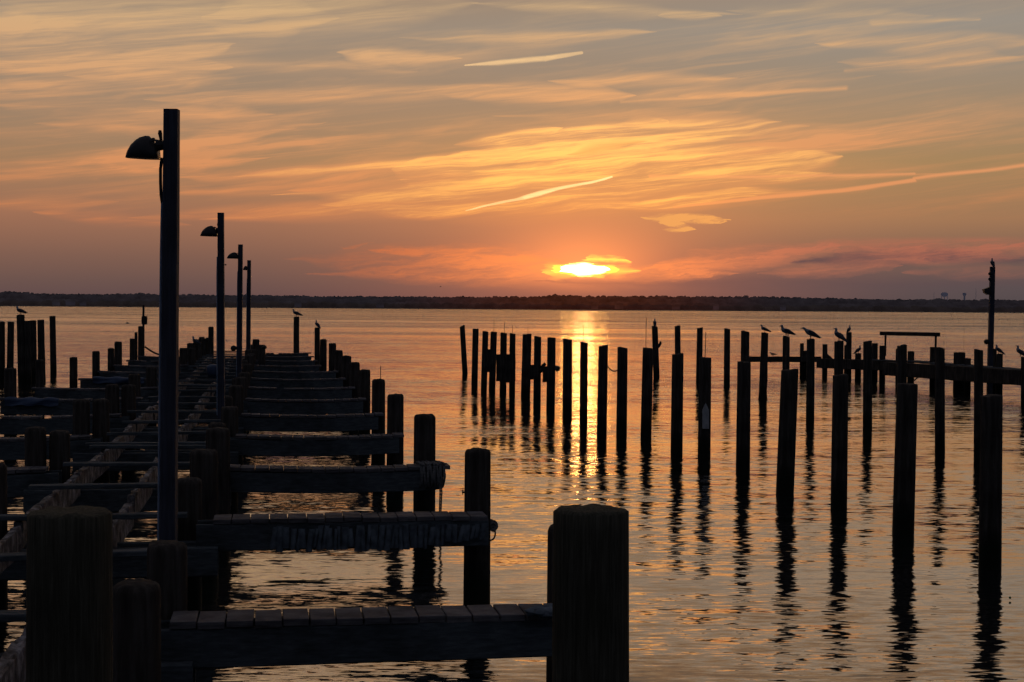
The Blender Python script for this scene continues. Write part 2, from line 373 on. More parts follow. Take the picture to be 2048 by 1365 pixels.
# soft cloud masses of the high deck, ragged by the warps
soft = total([
    streak(Wb, 0, 60, 560, 40, 95, 40, .55), streak(Wb, 480, 30, 880, 10, 50, 26, .5),
    streak(Wb, 0, 130, 250, 118, 16, 16, .7), streak(Wb, 250, 122, 440, 95, 16, 8, .75), streak(Wb, 180, 148, 420, 138, 14, 16, .6),
    streak(Wb, 420, 130, 760, 140, 12, 14, .4), streak(Wb, 700, 112, 880, 118, 12, 8, .8), streak(Wb, 60, 216, 470, 224, 18, 14, .55),
    streak(Wa, 400, 195, 960, 178, 13, 12, .8), streak(Wb, 900, 182, 1220, 190, 14, 20, .8), streak(Wb, 1150, 160, 1420, 156, 12, 12, .55),
    streak(Wa, 1240, 204, 1690, 176, 5, 7, .55), streak(Wb, 880, 78, 1240, 66, 16, 10, .7), streak(Wb, 1330, 30, 1420, 32, 8, 6, .6),
    streak(Wb, 1020, 10, 1400, 24, 14, 10, .5), streak(Wb, 1750, 46, 1960, 34, 7, 7, .6), streak(Wb, 1700, 86, 2040, 84, 12, 14, .6),
    streak(Wb, 1730, 128, 2000, 118, 20, 14, .6), streak(Wa, 1690, 142, 2060, 114, 5, 6, .7),
    streak(Wb, 0, 330, 300, 345, 14, 10, .5), streak(Wb, 350, 290, 560, 262, 9, 6, .6), streak(Wb, 380, 382, 720, 362, 9, 12, .5), streak(Wb, 120, 250, 420, 262, 12, 10, .4), streak(Wb, 1050, 232, 1400, 226, 9, 8, .4),
    streak(Wb, 1560, 290, 1900, 272, 12, 10, .5), streak(Wb, 1420, 190, 1700, 160, 12, 10, .4), streak(Wb, 1500, 20, 1800, 30, 14, 10, .35), streak(Wb, 0, 350, 320, 300, 18, 14, .55), streak(Wb, 340, 300, 600, 250, 12, 7, .6), streak(Wa, 340, 334, 510, 320, 9, 4, .8),
    streak(Wb, 0, 410, 200, 402, 16, 8, .45), streak(Wb, 100, 430, 330, 444, 12, 10, .45), streak(Wa, 340, 432, 760, 408, 10, 14, .55),
    streak(Wb, 420, 350, 760, 336, 12, 14, .55), streak(Wb, 620, 372, 900, 352, 16, 20, .7),
    streak(Wb, 1480, 350, 1900, 340, 30, 10, .3), streak(Wb, 1500, 250, 2048, 235, 30, 30, .3), streak(Wb, 1250, 470 - 190, 2048, 262, 16, 16, .3),
])
nz = noise(vadd(rot(Wb, -6), (10, 230, 1), 'MULTIPLY'), 1.0, 5, .66)
nz2 = noise(vadd(vadd(rot(Wb, -6), (5, 50, 1), 'MULTIPLY'), (3, 9, 4)), 1.0, 4, .65)
nzz = mth('ADD', mth('MULTIPLY', mth('SUBTRACT', nz, .5), 2.6), mth('MULTIPLY', mth('SUBTRACT', nz2, .5), 2.2))
fil = streakfield(Wb, -6, 5.5, 115, 6, .70, .36, .66, (5.1, 3.3, 8))
def organic(tot, base_=.1, top_=1.1):
    return mth('MULTIPLY', mapr(tot, 0, 1.0), mth('ADD', mth('MULTIPLY_ADD', fil, (top_ - base_) * .62, base_), mth('MULTIPLY', mapr(nzz, -.6, .8), (top_ - base_) * .38)), clamp=True)
soft = organic(mth('MULTIPLY', soft, 1.45))
# bright deck above the sun
deck = total([
    streak(Wb, 860, 400, 1560, 330, 42, 50, .75), streak(Wb, 1020, 300, 1520, 262, 20, 26, .6), streak(Wb, 500, 430, 1000, 400, 14, 20, .6), streak(Wb, 560, 345, 1040, 318, 10, 14, .7),
    streak(Wb, 640, 385, 1120, 380, 12, 22, .7), streak(Wb, 1240, 408, 1560, 384, 14, 12, .6), streak(Wb, 1080, 372, 1560, 352, 12, 12, .8),
    streak(Wb, 900, 330, 1270, 252, 22, 26, .9), streak(Wb, 1270, 252, 1520, 246, 26, 8, .7), streak(Wb, 900, 362, 1300, 362, 22, 18, .95),
    streak(Wb, 1130, 330, 1400, 318, 18, 12, .9), streak(Wa, 1180, 356, 1780, 350, 11, 5, .75), streak(Wb, 900, 405, 1420, 396, 18, 10, .9),
    streak(Wb, 1300, 380, 1480, 382, 16, 8, .55), streak(Wb, 700, 410, 960, 408, 13, 18, .6), streak(Wb, 820, 345, 960, 352, 22, 26, .65),
    streak(Wb, 940, 285, 1090, 262, 12, 8, .6), streak(Wa, 1080, 335, 1290, 283, 9, 5, .9), streak(Wb, 1350, 318, 1700, 300, 14, 12, .5),
])
deck = organic(mth('MULTIPLY', deck, 1.35), .26, 1.2)
# contrails: nearly unwarped
trail_b = best([streak(Wa, 934, 422, 1080, 386, 1.5, 6, 1.3), streak(Wa, 1080, 386, 1222, 352, 6, 2.2, 1.2), streak(Wa, 930, 132, 1000, 126, 2, 7, 1.1), streak(Wa, 1000, 126, 1090, 117, 7.5, 7.5, 1.0), streak(Wa, 1090, 117, 1164, 106, 7.5, 4, 1.3)])
trail = best([streak(Wa, 1350, 415, 1600, 388, 3, 7, .8), streak(Wa, 1600, 388, 1830, 360, 7, 5, .8), streak(Wa, 1830, 357, 2080, 328, 5, 6, .6), streak(Wa, 1300, 352, 1830, 348, 7, 4, .5)])
# small hooked cloud right of the sun and the low bank around it
hook = mapr(mth('MULTIPLY', total([streak(Wc, 1306, 436, 1430, 441, 9, 7, 1.2), streak(Wc, 1330, 446, 1372, 458, 9, 8, 1.1)]), rag), .1, .8)
CUR.clear()
bank = mth('MULTIPLY', total([
    streak(Wc, 660, 520, 1120, 535, 16, 34, .75), streak(Wc, 800, 503, 1060, 516, 8, 16, .9), streak(Wc, 700, 548, 1120, 550, 10, 14, .5),
    streak(Wc, 1210, 548, 1440, 546, 12, 10, .9), streak(Wc, 1290, 540, 1400, 550, 12, 8, .6), streak(Wc, 1350, 530, 1640, 500, 16, 16, 1.1), streak(Wc, 1560, 545, 1760, 535, 10, 12, .8),
    streak(Wc, 1620, 500, 2060, 488, 16, 22, 1.0), streak(Wc, 1800, 520, 2080, 500, 10, 12, .5), streak(Wc, 1840, 545, 2080, 545, 8, 10, .35), streak(Wc, 680, 497, 740, 488, 6, 4, .6)]), rag, clamp=True)
darkb = mth('MULTIPLY', total([streak(Wc, 1640, 520, 1900, 508, 12, 16, .7), streak(Wc, 1880, 512, 2060, 520, 14, 10, .6), streak(Wc, 1240, 565, 2060, 565, 22, 22, .35),
    ]), 1.0, clamp=True)
darkh = streak_node(None, *streak(Wb, 1150, 306, 1270, 286, 8, 5, .7))
hotgap = total([streak(Wc, 1124, 540, 1216, 537, 12, 11, 1.0), streak(Wc, 1172, 514, 1250, 521, 7.5, 7.5, .8), streak(Wc, 1208, 541, 1275, 540, 11, 7, .6), streak(Wc, 1092, 546, 1140, 542, 13, 15, .6), streak(Wc, 1170, 551, 1205, 552, 6, 3, .3)])
core = total([streak(Wc, 1136, 541, 1200, 536, 10, 9, 1.0)])

# cloud light: peach far from the sun, yellow-gold close to it, pink-red low down
near = mth('ADD', rexp(.12, .075, 1.0, cv=elv(400)), 0.0, clamp=True)
peach = ramp(Vn, [(0, lin((176, 100, 76))), (ep(520), lin((200, 108, 76))), (ep(430), lin((216, 136, 86))), (ep(300), lin((220, 152, 102))), (ep(120), lin((218, 170, 124))), (.35, lin((208, 180, 136))), (1, lin((150, 146, 140)))])
gold = vadd(peach, scalec((.34, .11, .0), near))
# (1) the high deck
hi = mixc(mth('ADD', mth('MULTIPLY', cir, .85), soft, clamp=True), skyc, scalec(gold, .97))
hi = mixc(mth('MULTIPLY', deck, .85), hi, vadd(gold, scalec((.62, .36, .04), mth('MULTIPLY', glowC, mapr(deck, .35, 1)))))
hi = mixc(mth('MULTIPLY', hook, 1.2, clamp=True), hi, lin((244, 166, 92)))
hi = mixc(mth('MULTIPLY', darkh, .6), hi, lin((200, 130, 80)))
hi = mixc(mth('MULTIPLY', mapr(trail, 0, .6), .85), hi, scalec(gold, 1.12))
hi = mixc(mth('MULTIPLY', mapr(trail_b, 0, .8), mth('MULTIPLY_ADD', rag, .5, .5), clamp=True), hi, vadd(vadd(gold, (.06, .10, .06)), scalec((.5, .5, .22), glowC)))
# (2) the low bank with the sun in its gap
lo_ = skyc
redn = rexp(.10, .03, 1.0)
lo_ = mixc(mth('MULTIPLY', mapr(darkb, 0, .8), .8), lo_, lin((92, 72, 76)))
lo_ = mixc(mth('MULTIPLY', bank, .85), lo_, vadd(mixc(mapr(U, .05, .2), lin((186, 104, 70)), lin((182, 108, 84))), scalec((.85, .22, .03), redn)))
lo_ = vadd(lo_, scalec((1.9, .75, .03), mapr(hotgap, .05, 1.1)))
lo_ = vadd(lo_, scalec((34.0, 17.0, 3.6), mapr(core, .1, .95)))

# behind, beside and far above the camera the dusk sky is dark blue; the Nishita sky supplies its clear-air part
absU = mth('ABSOLUTE', mth('SUBTRACT', U, SUNU))
back = mixc(mapr(V, 0, 1.1), lin((28, 36, 54)), lin((80, 80, 90)))
nish = N.new('ShaderNodeTexSky'); nish.sky_type = 'NISHITA'; nish.sun_disc = False; nish.sun_elevation = SUNV; nish.sun_rotation = SUNU
nish.dust_density = 2.5; nish.ozone_density = 2.0
back = vadd(back, scalec(nish.outputs[0], .02))
fb = mth('MAXIMUM', mth('MULTIPLY', mapr(V, .4, .95), .95), mapr(absU, .45, 1.25))
plain_c = skyc      # smooth sky where no detail shows
plain_c = mixc(fb, plain_c, back)
plain_c = mixc(mapr(V, 0, -.02), plain_c, lin((50, 42, 42)))
def bgd(c):
    n = N.new('ShaderNodeBackground'); L.new(c, n.inputs[0]); n.inputs[1].default_value = 1.0; return n.outputs[0]
def mixs(f, a, b):
    n = N.new('ShaderNodeMixShader'); L.new(f, n.inputs[0]); L.new(a, n.inputs[1]); L.new(b, n.inputs[2]); return n.outputs[0]
front = mixs(mapr(V, elv(482), elv(470)), bgd(lo_), bgd(hi))
away = mth('MAXIMUM', mapr(absU, .45, .62), mth('MAXIMUM', mapr(V, .36, .52), mapr(V, .0, -.003)))
wo = N.new('ShaderNodeOutputWorld'); L.new(mixs(away, front, bgd(plain_c)), wo.inputs[0])
W.cycles.sampling_method = 'MANUAL'; W.cycles.sample_map_resolution = 256

# sun lamp, very weak: the disc is behind haze at the horizon
sd = bpy.data.lights.new('sun', 'SUN'); sd.energy = .003; sd.color = (1, .45, .16); sd.angle = math.radians(.8)
so = bpy.data.objects.new('sun', sd); COL.objects.link(so)
sdir = Vector((math.sin(SUNU) * math.cos(SUNV), math.cos(SUNU) * math.cos(SUNV), math.sin(SUNV)))
so.rotation_euler = (-sdir).to_track_quat('-Z', 'Y').to_euler(); so.location = (20, 60, 30)

# ------------------------------------------------------------------ water
def water_material():
    global nt, N, L
    m, t = newmat('bay_water'); o_nt, o_N, o_L = nt, N, L; nt = t; N = t.nodes; L = t.links
    out = N.new('ShaderNodeOutputMaterial')
    g = N.new('ShaderNodeNewGeometry'); P = g.outputs['Position']
    def layer(sx, sy, ax, ay, off, detail=2, rough=.5):
        c = noise(vadd(vadd(P, (sx, sy, 0), 'MULTIPLY'), (off, off * 1.7, 0)), 1.0, detail, rough, 1)
        return vadd(vadd(c, (.5, .5, .5), 'SUBTRACT'), (ax, ay, 0), 'MULTIPLY')
    wp = noise(vadd(P, (.25, .8, 0), 'MULTIPLY'), 1.0, 2, .5, 1)
    Pw = vadd(P, vadd(vadd(wp, (.5, .5, .5), 'SUBTRACT'), (1.2, .5, 0), 'MULTIPLY'))
    patch = mapr(noise(vadd(P, (.05, .16, 0), 'MULTIPLY'), 1.0, 3, .55), .38, .64, .45, 1.35)
    band = noise(vadd(P, (.006, .035, 0), 'MULTIPLY'), 1.0, 2, .5)      # broad slicks and wind lanes far out
    patch = mth('MULTIPLY', patch, mth('MULTIPLY_ADD', mth('SUBTRACT', mapr(band, .38, .62, .45, 1.35), 1.0), mapr(LEN(P), 30, 90), 1.0))
    near = mth('ADD', mapr(LEN(P), 12, 80, 1.6, 3.0), mapr(LEN(P), 60, 300, 0, 5))
    s = layer(.30, 1.15, .03, .055, 3.0)
    s = vadd(s, layer(1.2, 4.8, .13, .13, 11.0, 3, .65))
    s2 = layer(4.5, 17, .17, .15, 17.0, 3, .62)
    s = vadd(s, s2)
    amp = mth('MULTIPLY', patch, near)
    s = vadd(s, comb(mth('MULTIPLY', patch, mapr(LEN(P), 25, 160, 1.6, 1.25)), amp, 0), 'MULTIPLY')
    lift = mth('MULTIPLY', mapr(LEN(P), 45, 260), -.05)     # far waves show their near faces
    Nn = vadd(vadd(s, (0, 0, 1)), comb(0.0, lift, 0.0)); nn = N.new('ShaderNodeVectorMath'); nn.operation = 'NORMALIZE'; L.new(Nn, nn.inputs[0]); nrm = nn.outputs[0]
    gl = N.new('ShaderNodeBsdfGlossy'); gl.distribution = 'GGX'; gl.inputs['Roughness'].default_value = .035; gl.inputs['Color'].default_value = (1, .94, .88, 1); L.new(nrm, gl.inputs['Normal'])
    df = N.new('ShaderNodeBsdfDiffuse'); df.inputs[0].default_value = (.012, .017, .018, 1)
    fr = N.new('ShaderNodeFresnel'); fr.inputs[0].default_value = 1.34; L.new(nrm, fr.inputs['Normal'])
    fac = mth('POWER', fr.outputs[0], .42, clamp=True)
    mx = N.new('ShaderNodeMixShader'); L.new(fac, mx.inputs[0]); L.new(df.outputs[0], mx.inputs[1]); L.new(gl.outputs[0], mx.inputs[2]); L.new(mx.outputs[0], out.inputs[0])
    nt, N, L = o_nt, o_N, o_L
    return m
def LEN(v):
    n = N.new('ShaderNodeVectorMath'); n.operation = 'LENGTH'; L.new(v, n.inputs[0]); return n.outputs[1]
M_water = water_material()
bm = bmesh.new()
ys = [-300, 0, 20, 60, 200, 1495]; xs = [-3500, -200, 0, 200, 3500]
g = [[bm.verts.new((x, y, 0)) for x in xs] for y in ys]
for i in range(len(ys) - 1):
    for j in range(len(xs) - 1): bm.faces.new((g[i][j], g[i][j + 1], g[i + 1][j + 1], g[i + 1][j]))
struct(obj('water', bm, M_water))

# ------------------------------------------------------------------ far shore
bm = bmesh.new()
prev = None
for i in range(141):
    x = -3500 + i * 50; e = 6 * mnoise.noise(Vector((x * .01, 0, 0)))
    row = [bm.verts.new((x, 1490 + e, -.3)), bm.verts.new((x, 1497 + e, .9)), bm.verts.new((x, 1560, 3)), bm.verts.new((x, 6000, 3.5))]
    if prev:
        for a in range(3): bm.faces.new((prev[a], row[a], row[a + 1], prev[a + 1]))
    prev = row
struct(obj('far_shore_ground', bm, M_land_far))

# silhouette height of the wood across the picture (px x -> px top y)
prof = [(-400, 584), (0, 583), (60, 585), (110, 587), (200, 588), (260, 587), (290, 586), (330, 589), (560, 590), (640, 593), (860, 593), (960, 594), (1110, 591), (1150, 590), (1180, 592), (1400, 592), (1540, 593), (1680, 596), (1760, 599), (1800, 598), (2048, 600), (2500, 602)]
def top_y(px):
    for (a, ya), (b, yb) in zip(prof, prof[1:]):
        if a <= px <= b: return ya + (yb - ya) * (px - a) / (b - a)
    return 584 if px < 0 else 602
bm = bmesh.new()
tmpl = bmesh.new(); bmesh.ops.create_icosphere(tmpl, subdivisions=2, radius=1.0); tv = [v.co.copy() for v in tmpl.verts]; tf = [[v.index for v in f.verts] for f in tmpl.faces]; tmpl.free()
def clump(c, r, seed, sz=1.0):
    vs = []
    for v in tv:
        k = 1 + .25 * mnoise.noise(v * 1.9 + Vector((seed, seed * 2, 0))) + .2 * mnoise.noise(v * 4.3 + Vector((seed * 3, 1, 0)))
        vs.append(bm.verts.new(c + Vector((v.x * r, v.y * r, v.z * r * sz)) * k))
    for f in tf: bm.faces.new([vs[q] for q in f])
x = -1500.0; i = 0
while x < 1500:
    px = 1024 + x / 1535 * F
    inview = -60 < px < 2110
    step = 2.2 if inview else 12
    for row, (yy, hk) in enumerate(((1530, 1.0), (1519, .84), (1508, .58))):
        P0 = at_Y(px, top_y(px), 1530) if inview else Vector((x, 1530, 13))
        hgt = max(6, P0.z) * hk * random.uniform(.93, 1.02) + (random.random() < .05) * random.uniform(.4, 1.4) + .8 * mnoise.noise(Vector((x * .03, 2, row))) + .7 * mnoise.noise(Vector((x * .11, 5, row)))
        r = random.uniform(2.2, 4.6) * (1 if inview else 3)
        clump(Vector((x + random.uniform(-2, 2), yy + random.uniform(-3, 3), hgt - r)), r, i * .37 + row, .95)
        if row == 0:
            clump(Vector((x + random.uniform(-2, 2), yy + 3, hgt * .55)), 4.5 * (1 if inview else 3), i * .77 + 5, 1.2)
    x += step; i += 1
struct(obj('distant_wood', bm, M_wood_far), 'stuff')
# skirt of low brush closing the base of the wood
bm = bmesh.new()
x = -1500.0
while x < 1500:
    inview = abs(x) < 530; clump(Vector((x, 1501 + random.uniform(-1, 1), random.uniform(1.5, 3.2))), random.uniform(3, 4.5) * (1 if inview else 2.5), x, .8); x += 4.2 if inview else 11
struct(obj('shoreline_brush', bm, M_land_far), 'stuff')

def house(px, w, hh, label):
    x = at_Y(px, 607, 1494).x
    t = thing('shore_house', label, 'house', (x, 1494, .9), 'houses along the far shore')
    b = bmesh.new(); X = Vector((1, 0, 0)); Y = Vector((0, 1, 0))
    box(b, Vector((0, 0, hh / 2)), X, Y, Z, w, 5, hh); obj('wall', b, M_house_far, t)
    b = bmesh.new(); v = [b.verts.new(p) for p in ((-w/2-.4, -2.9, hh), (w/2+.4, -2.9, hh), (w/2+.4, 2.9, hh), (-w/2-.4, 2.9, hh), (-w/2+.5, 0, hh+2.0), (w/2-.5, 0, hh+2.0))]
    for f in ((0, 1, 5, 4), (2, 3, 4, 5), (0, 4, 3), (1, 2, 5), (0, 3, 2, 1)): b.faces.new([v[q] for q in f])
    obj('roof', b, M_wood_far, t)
for px, w, hh, lb in ((112, 6, 3.2, 'small pale house leftmost on the far shore below the wood'), (141, 8, 4.2, 'wide pale house on the far shore, between the two small ones at far left'),
                      (166, 5, 3, 'small dim house on the far shore beside the wide pale one'), (596, 6, 3.6, 'faint grey house on the far shore behind the piling with the hunched gull'),
                      (760, 7, 3, 'low dim house on the far shore, halfway between pier end and sun'), (1190, 6, 3.4, 'reddish dim house on the far shore directly under the setting sun'),
                      (1238, 8, 4, 'reddish two storey house on the far shore just right of the sun'), (1352, 7, 3, 'faint low house on the far shore behind the second tall back piling'),
                      (1432, 5, 3.8, 'narrow faint house on the far shore between two bare back pilings'), (1566, 5, 3.2, 'faint grey house on the far shore above the hunched gulls')):
    house(px, w, hh, lb)

# water towers and masts beyond the wood
def tower(px, top, w, h_px, label, bulb):
    Y = 1600; p = at_Y(px, top, Y); s = Y / F; zt = p.z
    t = thing('water_tower', label, 'water tower', (p.x, Y, 3.2), 'water towers beyond the far wood'); b = bmesh.new()
    r = w * s / 2; hh = h_px * s; zc = zt - 3.2
    prf = [(.05, 0), (.6, -.06), (.92, -.25), (1, -.5), (.92, -.75), (.55, -.95), (.15, -1)] if bulb else [(.1, 0), (.8, -.1), (1, -.35), (.7, -.65), (.3, -1)]
    rings = [[b.verts.new((math.cos(a * math.pi / 8) * r * k, math.sin(a * math.pi / 8) * r * k, zc + q * hh)) for a in range(16)] for k, q in prf]
    for i in range(len(rings) - 1):
        for a in range(16): b.faces.new((rings[i][a], rings[i + 1][a], rings[i + 1][(a + 1) % 16], rings[i][(a + 1) % 16]))
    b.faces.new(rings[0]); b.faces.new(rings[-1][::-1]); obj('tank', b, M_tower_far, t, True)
    if bulb:
        for a in range(6):
            b = bmesh.new(); q = a * math.pi / 3 + .3
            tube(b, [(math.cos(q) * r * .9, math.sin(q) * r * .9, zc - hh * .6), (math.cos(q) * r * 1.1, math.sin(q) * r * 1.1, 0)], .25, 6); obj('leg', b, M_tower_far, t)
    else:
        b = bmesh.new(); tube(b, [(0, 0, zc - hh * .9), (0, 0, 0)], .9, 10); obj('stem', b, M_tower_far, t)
tower(1889, 585, 14, 9, 'bulbous bluish water tower on legs above the far wood', True)
tower(1929, 586, 8, 8, 'small goblet shaped water tower on a single stem above the far wood', False)
for px, top, lb in ((1868, 585, 'thin radio mast just left of the bluish water tower'), (1952, 577, 'thin tall radio mast between the small water tower and the lamp pole')):
    p = at_Y(px, top, 1600); b = bmesh.new(); tube(b, [(p.x, 1600, 3.2), (p.x, 1600, p.z)], [.28, .14], 6); tag(obj('radio_mast', b, M_tower_far), lb, 'mast', 'radio masts beyond the far wood')

# ------------------------------------------------------------------ pilings
PILES = []
def piling(px, topy, D, label, group, wl=None, Y=None, pxb=None, mat=None, flat=True, growth=0.0, slant=0.0, nail=None, name='piling'):
    pxb = px if pxb is None else pxb
    if wl is not None: base = at_z(pxb, wl, 0); Yc = base.y
    else: Yc = Y; b0 = at_Y(pxb, 900, Yc); base = Vector((b0.x, Yc, 0))
    top = at_Y(px, topy, Yc)
    if wl is None:
        q = at_Y(px, topy, Yc); roll = 0; base = Vector((q.x + (pxb - px) * Yc / F, Yc, 0))
    loc = base.copy()
    seed = len(PILES) * 1.37 + 1
    bm = pile_bm(Vector((0, 0, 0)), top - loc, D, seed, flat, growth, slant=slant)
    o = obj(name, bm, mat or M_pile, None, True); o.location = loc; tag(o, label, 'piling', group)
    # keep the crisp end grain edge
    PILES.append(o)
    if nail:
        b = bmesh.new(); tp = top - loc; tube(b, [tp + Vector((nail[0] * D, 0, -.02)), tp + Vector((nail[0] * D + nail[2], 0, nail[1]))], .006, 5); obj('spike', b, M_metal, o)
    o['top'] = list(top); return o, top, Yc

GA = 'long curved row of freestanding pilings on the right'
A = [ # px top, top y, D px width, px base, opts
 (924.5, 652, 10.5, 930, dict(slant=.3)), (951.5, 658, 12.5, 949, {}), (971, 663, 12, 967.5, {}), (987.5, 664, 13, 984, dict(nail=(0, .33, .01))),
 (1007.5, 666, 13, 1006, dict(nail=(.1, .3, 0))), (1025, 667.5, 12, 1024, dict(nail=(0, .22, 0))), (1054, 668.5, 18, 1051, dict(nail=(.1, .2, 0))),
 (1075.5, 673.5, 14.5, 1074, {}), (1103, 675.5, 17, 1101, {}), (1135, 679, 18.5, 1134.5, {}), (1168, 685, 16, 1167, dict(slant=-.15, nail=(0, .35, -.02))),
 (1206.5, 691.5, 19, 1203.5, {}), (1245, 695.5, 20.5, 1243, {}), (1296, 696.5, 21, 1292, dict(nail=(-.2, .55, 0))), (1355.5, 708, 23, 1353, {}),
 (1410, 715.5, 25, 1408, dict(nail=(0, .4, .01))), (1488.5, 724, 27, 1486, {}), (1580, 739.5, 34, 1570, dict(nail=(-.3, .5, .04))), (1681.5, 750, 31, 1677.5, {}),
 (1815, 768, 41, 1806, {}), (1983, 791, 42, 1980, {})]
ordn = ['first', 'second', 'third', 'fourth', 'fifth', 'sixth', 'seventh', 'eighth', 'ninth', 'tenth', 'eleventh', 'twelfth', 'thirteenth', 'fourteenth', 'fifteenth', 'sixteenth', 'seventeenth', 'eighteenth', 'nineteenth', 'twentieth', 'twenty-first']
LA = {0: 'thin leaning piling at the far left end of the long curved row', 3: 'fourth piling from left in the curved row, with a bulky timber collar', 4: 'fifth piling in the curved row, with timber collar joined to its right neighbour',
      5: 'sixth piling in the curved row, with timber collar joined to its left neighbour', 6: 'thicker seventh piling from the left in the long curved row', 7: 'eighth piling in the curved row, with a curled bracket on its right',
      8: 'ninth piling in the curved row, with a knob on its right side', 10: 'eleventh piling in the curved row, standing in the middle of the sun path',
      15: 'sixteenth piling in the curved row, carrying a pale pointed tag board', 17: 'leaning eighteenth piling of the curved row, widest so far, with a spike on top',
      18: 'third nearest big piling of the curved row, below the gull pair', 19: 'second nearest big piling of the curved row, with a split pale top', 20: 'nearest and rightmost big piling of the curved row, with the longest reflection'}
Aout = []
for i, (px, ty, wpx, pxb, kw) in enumerate(A):
    hor = 614.5 + (px - 1024) * RHO; wl = hor + (ty - hor) / (.285 if i < 3 else .30 if i < 12 else .315 if i < 15 else .33)
    Yc = at_z(pxb, wl, 0).y
    kw.setdefault('slant', random.uniform(-.13, .13))
    Aout.append(piling(px, ty, wpx * Yc / F, LA.get(i, 'bare dark piling, %s from the left in the long curved row' % ordn[i]), GA, wl=wl, pxb=pxb, **kw))
# parts on the row
def sleeve(rec, y0, y1, wpx, dx=0):
    o, top, Yc = rec; px = 1024 + top.x / Yc * F + dx
    a = at_Y(px, y0, Yc); b = at_Y(px, y1, Yc); bm = bmesh.new(); w = wpx * Yc / F
    c = (a + b) / 2 - o.location; hh = (a.z - b.z)
    for k in (-1, 1):
        beam(bm, c + Vector((k * w * .25, -w * .1, hh / 2)), c + Vector((k * w * .25, -w * .1, -hh / 2 + random.uniform(-.08, .08))) + Vector((.001, 0, 0)), w * .36, w * .7, 6, .02, .01, seed=k + px)
    obj('timber_collar', bm, M_pile, o)
sleeve(Aout[3], 699, 748, 15); sleeve(Aout[4], 709, 757, 16.5, 1); sleeve(Aout[5], 709, 768, 15, 2); sleeve(Aout[8], 733, 764, 18.5)
sleeve(Aout[7], 730, 758, 16.5)
def bracket(rec, pts, r=.035):
    o, top, Yc = rec; bm = bmesh.new(); tube(bm, [at_Y(x, y, Yc) - o.location for x, y in pts], [r * k for k in (1.3, 1, .9, .6)[:len(pts)]], 8); obj('bracket', bm, M_metal, o)
bracket(Aout[7], [(1080, 742), (1085, 738), (1087, 731), (1091, 727)], .055); bracket(Aout[8], [(1110, 740), (1114, 737), (1116, 737.5), (1120, 739)], .07)
def tagboard(rec, x0, x1, y0, y1):
    o, top, Yc = rec; Yf = Yc - .16; bm = bmesh.new(); P = [at_Y(x, y, Yf) - o.location for x, y in ((x0, y1), (x1, y1), (x1, y0 + 14), ((x0 + x1) / 2, y0), (x0, y0 + 14))]
    f = [bm.verts.new(p) for p in P]; g2 = [bm.verts.new(p + Vector((0, .02, 0))) for p in P]
    bm.faces.new(f); bm.faces.new(g2[::-1])
    for i in range(5): bm.faces.new((f[i], g2[i], g2[(i + 1) % 5], f[(i + 1) % 5]))
    obj('tag_board', bm, M_tagp, o)
tagboard(Aout[15], 1405, 1418, 806, 858)
# slack line between two pilings of the row
a = at_Y(1215, 733, Aout[11][2]); b = at_Y(1236, 741, Aout[12][2]); bm = bmesh.new(); tube(bm, [a + (b - a) * (k / 8) - Z * .05 * math.sin(k / 8 * math.pi) for k in range(9)], .012, 5)
tag(obj('line', bm, M_rope), 'thin slack line strung between the twelfth and thirteenth pilings of the curved row', 'rope')

GB = 'back row of taller freestanding pilings on the right'
B = [(1309.5, 653, 12, 1313, {}, 'tall back piling with an upright gull, leftmost of its row'), (1355, 652, 11.5, 1356, {}, 'tall thin back piling rising right behind the fifteenth piling of the curved row'),
 (1400, 656, 12, 1398, {}, 'tall thin back piling just left of the piling with the tag board'), (1454.5, 658, 12, 1453.5, {}, 'lone bare back piling between the tag board piling and the far jetty'),
 (1490.5, 663, 17, 1489, dict(), 'thick back piling at the left tip of the far jetty'), (1529.5, 666, 14, 1526, dict(growth=.35), 'back piling crusted with growth below, carrying the leftmost of three left-facing gulls'),
 (1572.5, 673.5, 14, 1571, {}, 'back piling carrying the middle of the three left-facing gulls'), (1621.5, 678.5, 16, 1620, {}, 'back piling carrying the gull that leans forward'),
 (1678, 682.5, 18, 1676, {}, 'back piling carrying the plump gull above the pair of big near pilings'), (1735, 683, 17.5, 1735, dict(slant=.1), 'bare slant-topped back piling right of the small dark gull'),
 (1804, 691, 20, 1803, {}, 'thick back piling in front of the left leg of the raised bar'), (1880, 696, 19, 1880, {}, 'bare back piling in front of the right leg of the raised bar'),
 (1957, 700, 18, 1957, {}, 'bare back piling just left of the right lamp pole'), (2049, 714, 14, 2049, {}, 'back piling cut by the right edge of the picture')]
Bout = []
for i, (px, ty, wpx, pxb, kw, lb) in enumerate(B):
    hor = 614.5 + (px - 1024) * RHO; wl = hor + (ty - hor) / (.265 if i < 13 else .5); Yc = at_z(pxb, wl, 0).y
    kw.setdefault('slant', random.uniform(-.15, .15))
    Bout.append(piling(px, ty, wpx * Yc / F, lb, GB, wl=wl, pxb=pxb, **kw))
bracket(Bout[0], [(1315, 694), (1318, 692), (1321, 687), (1321, 683)], .05)

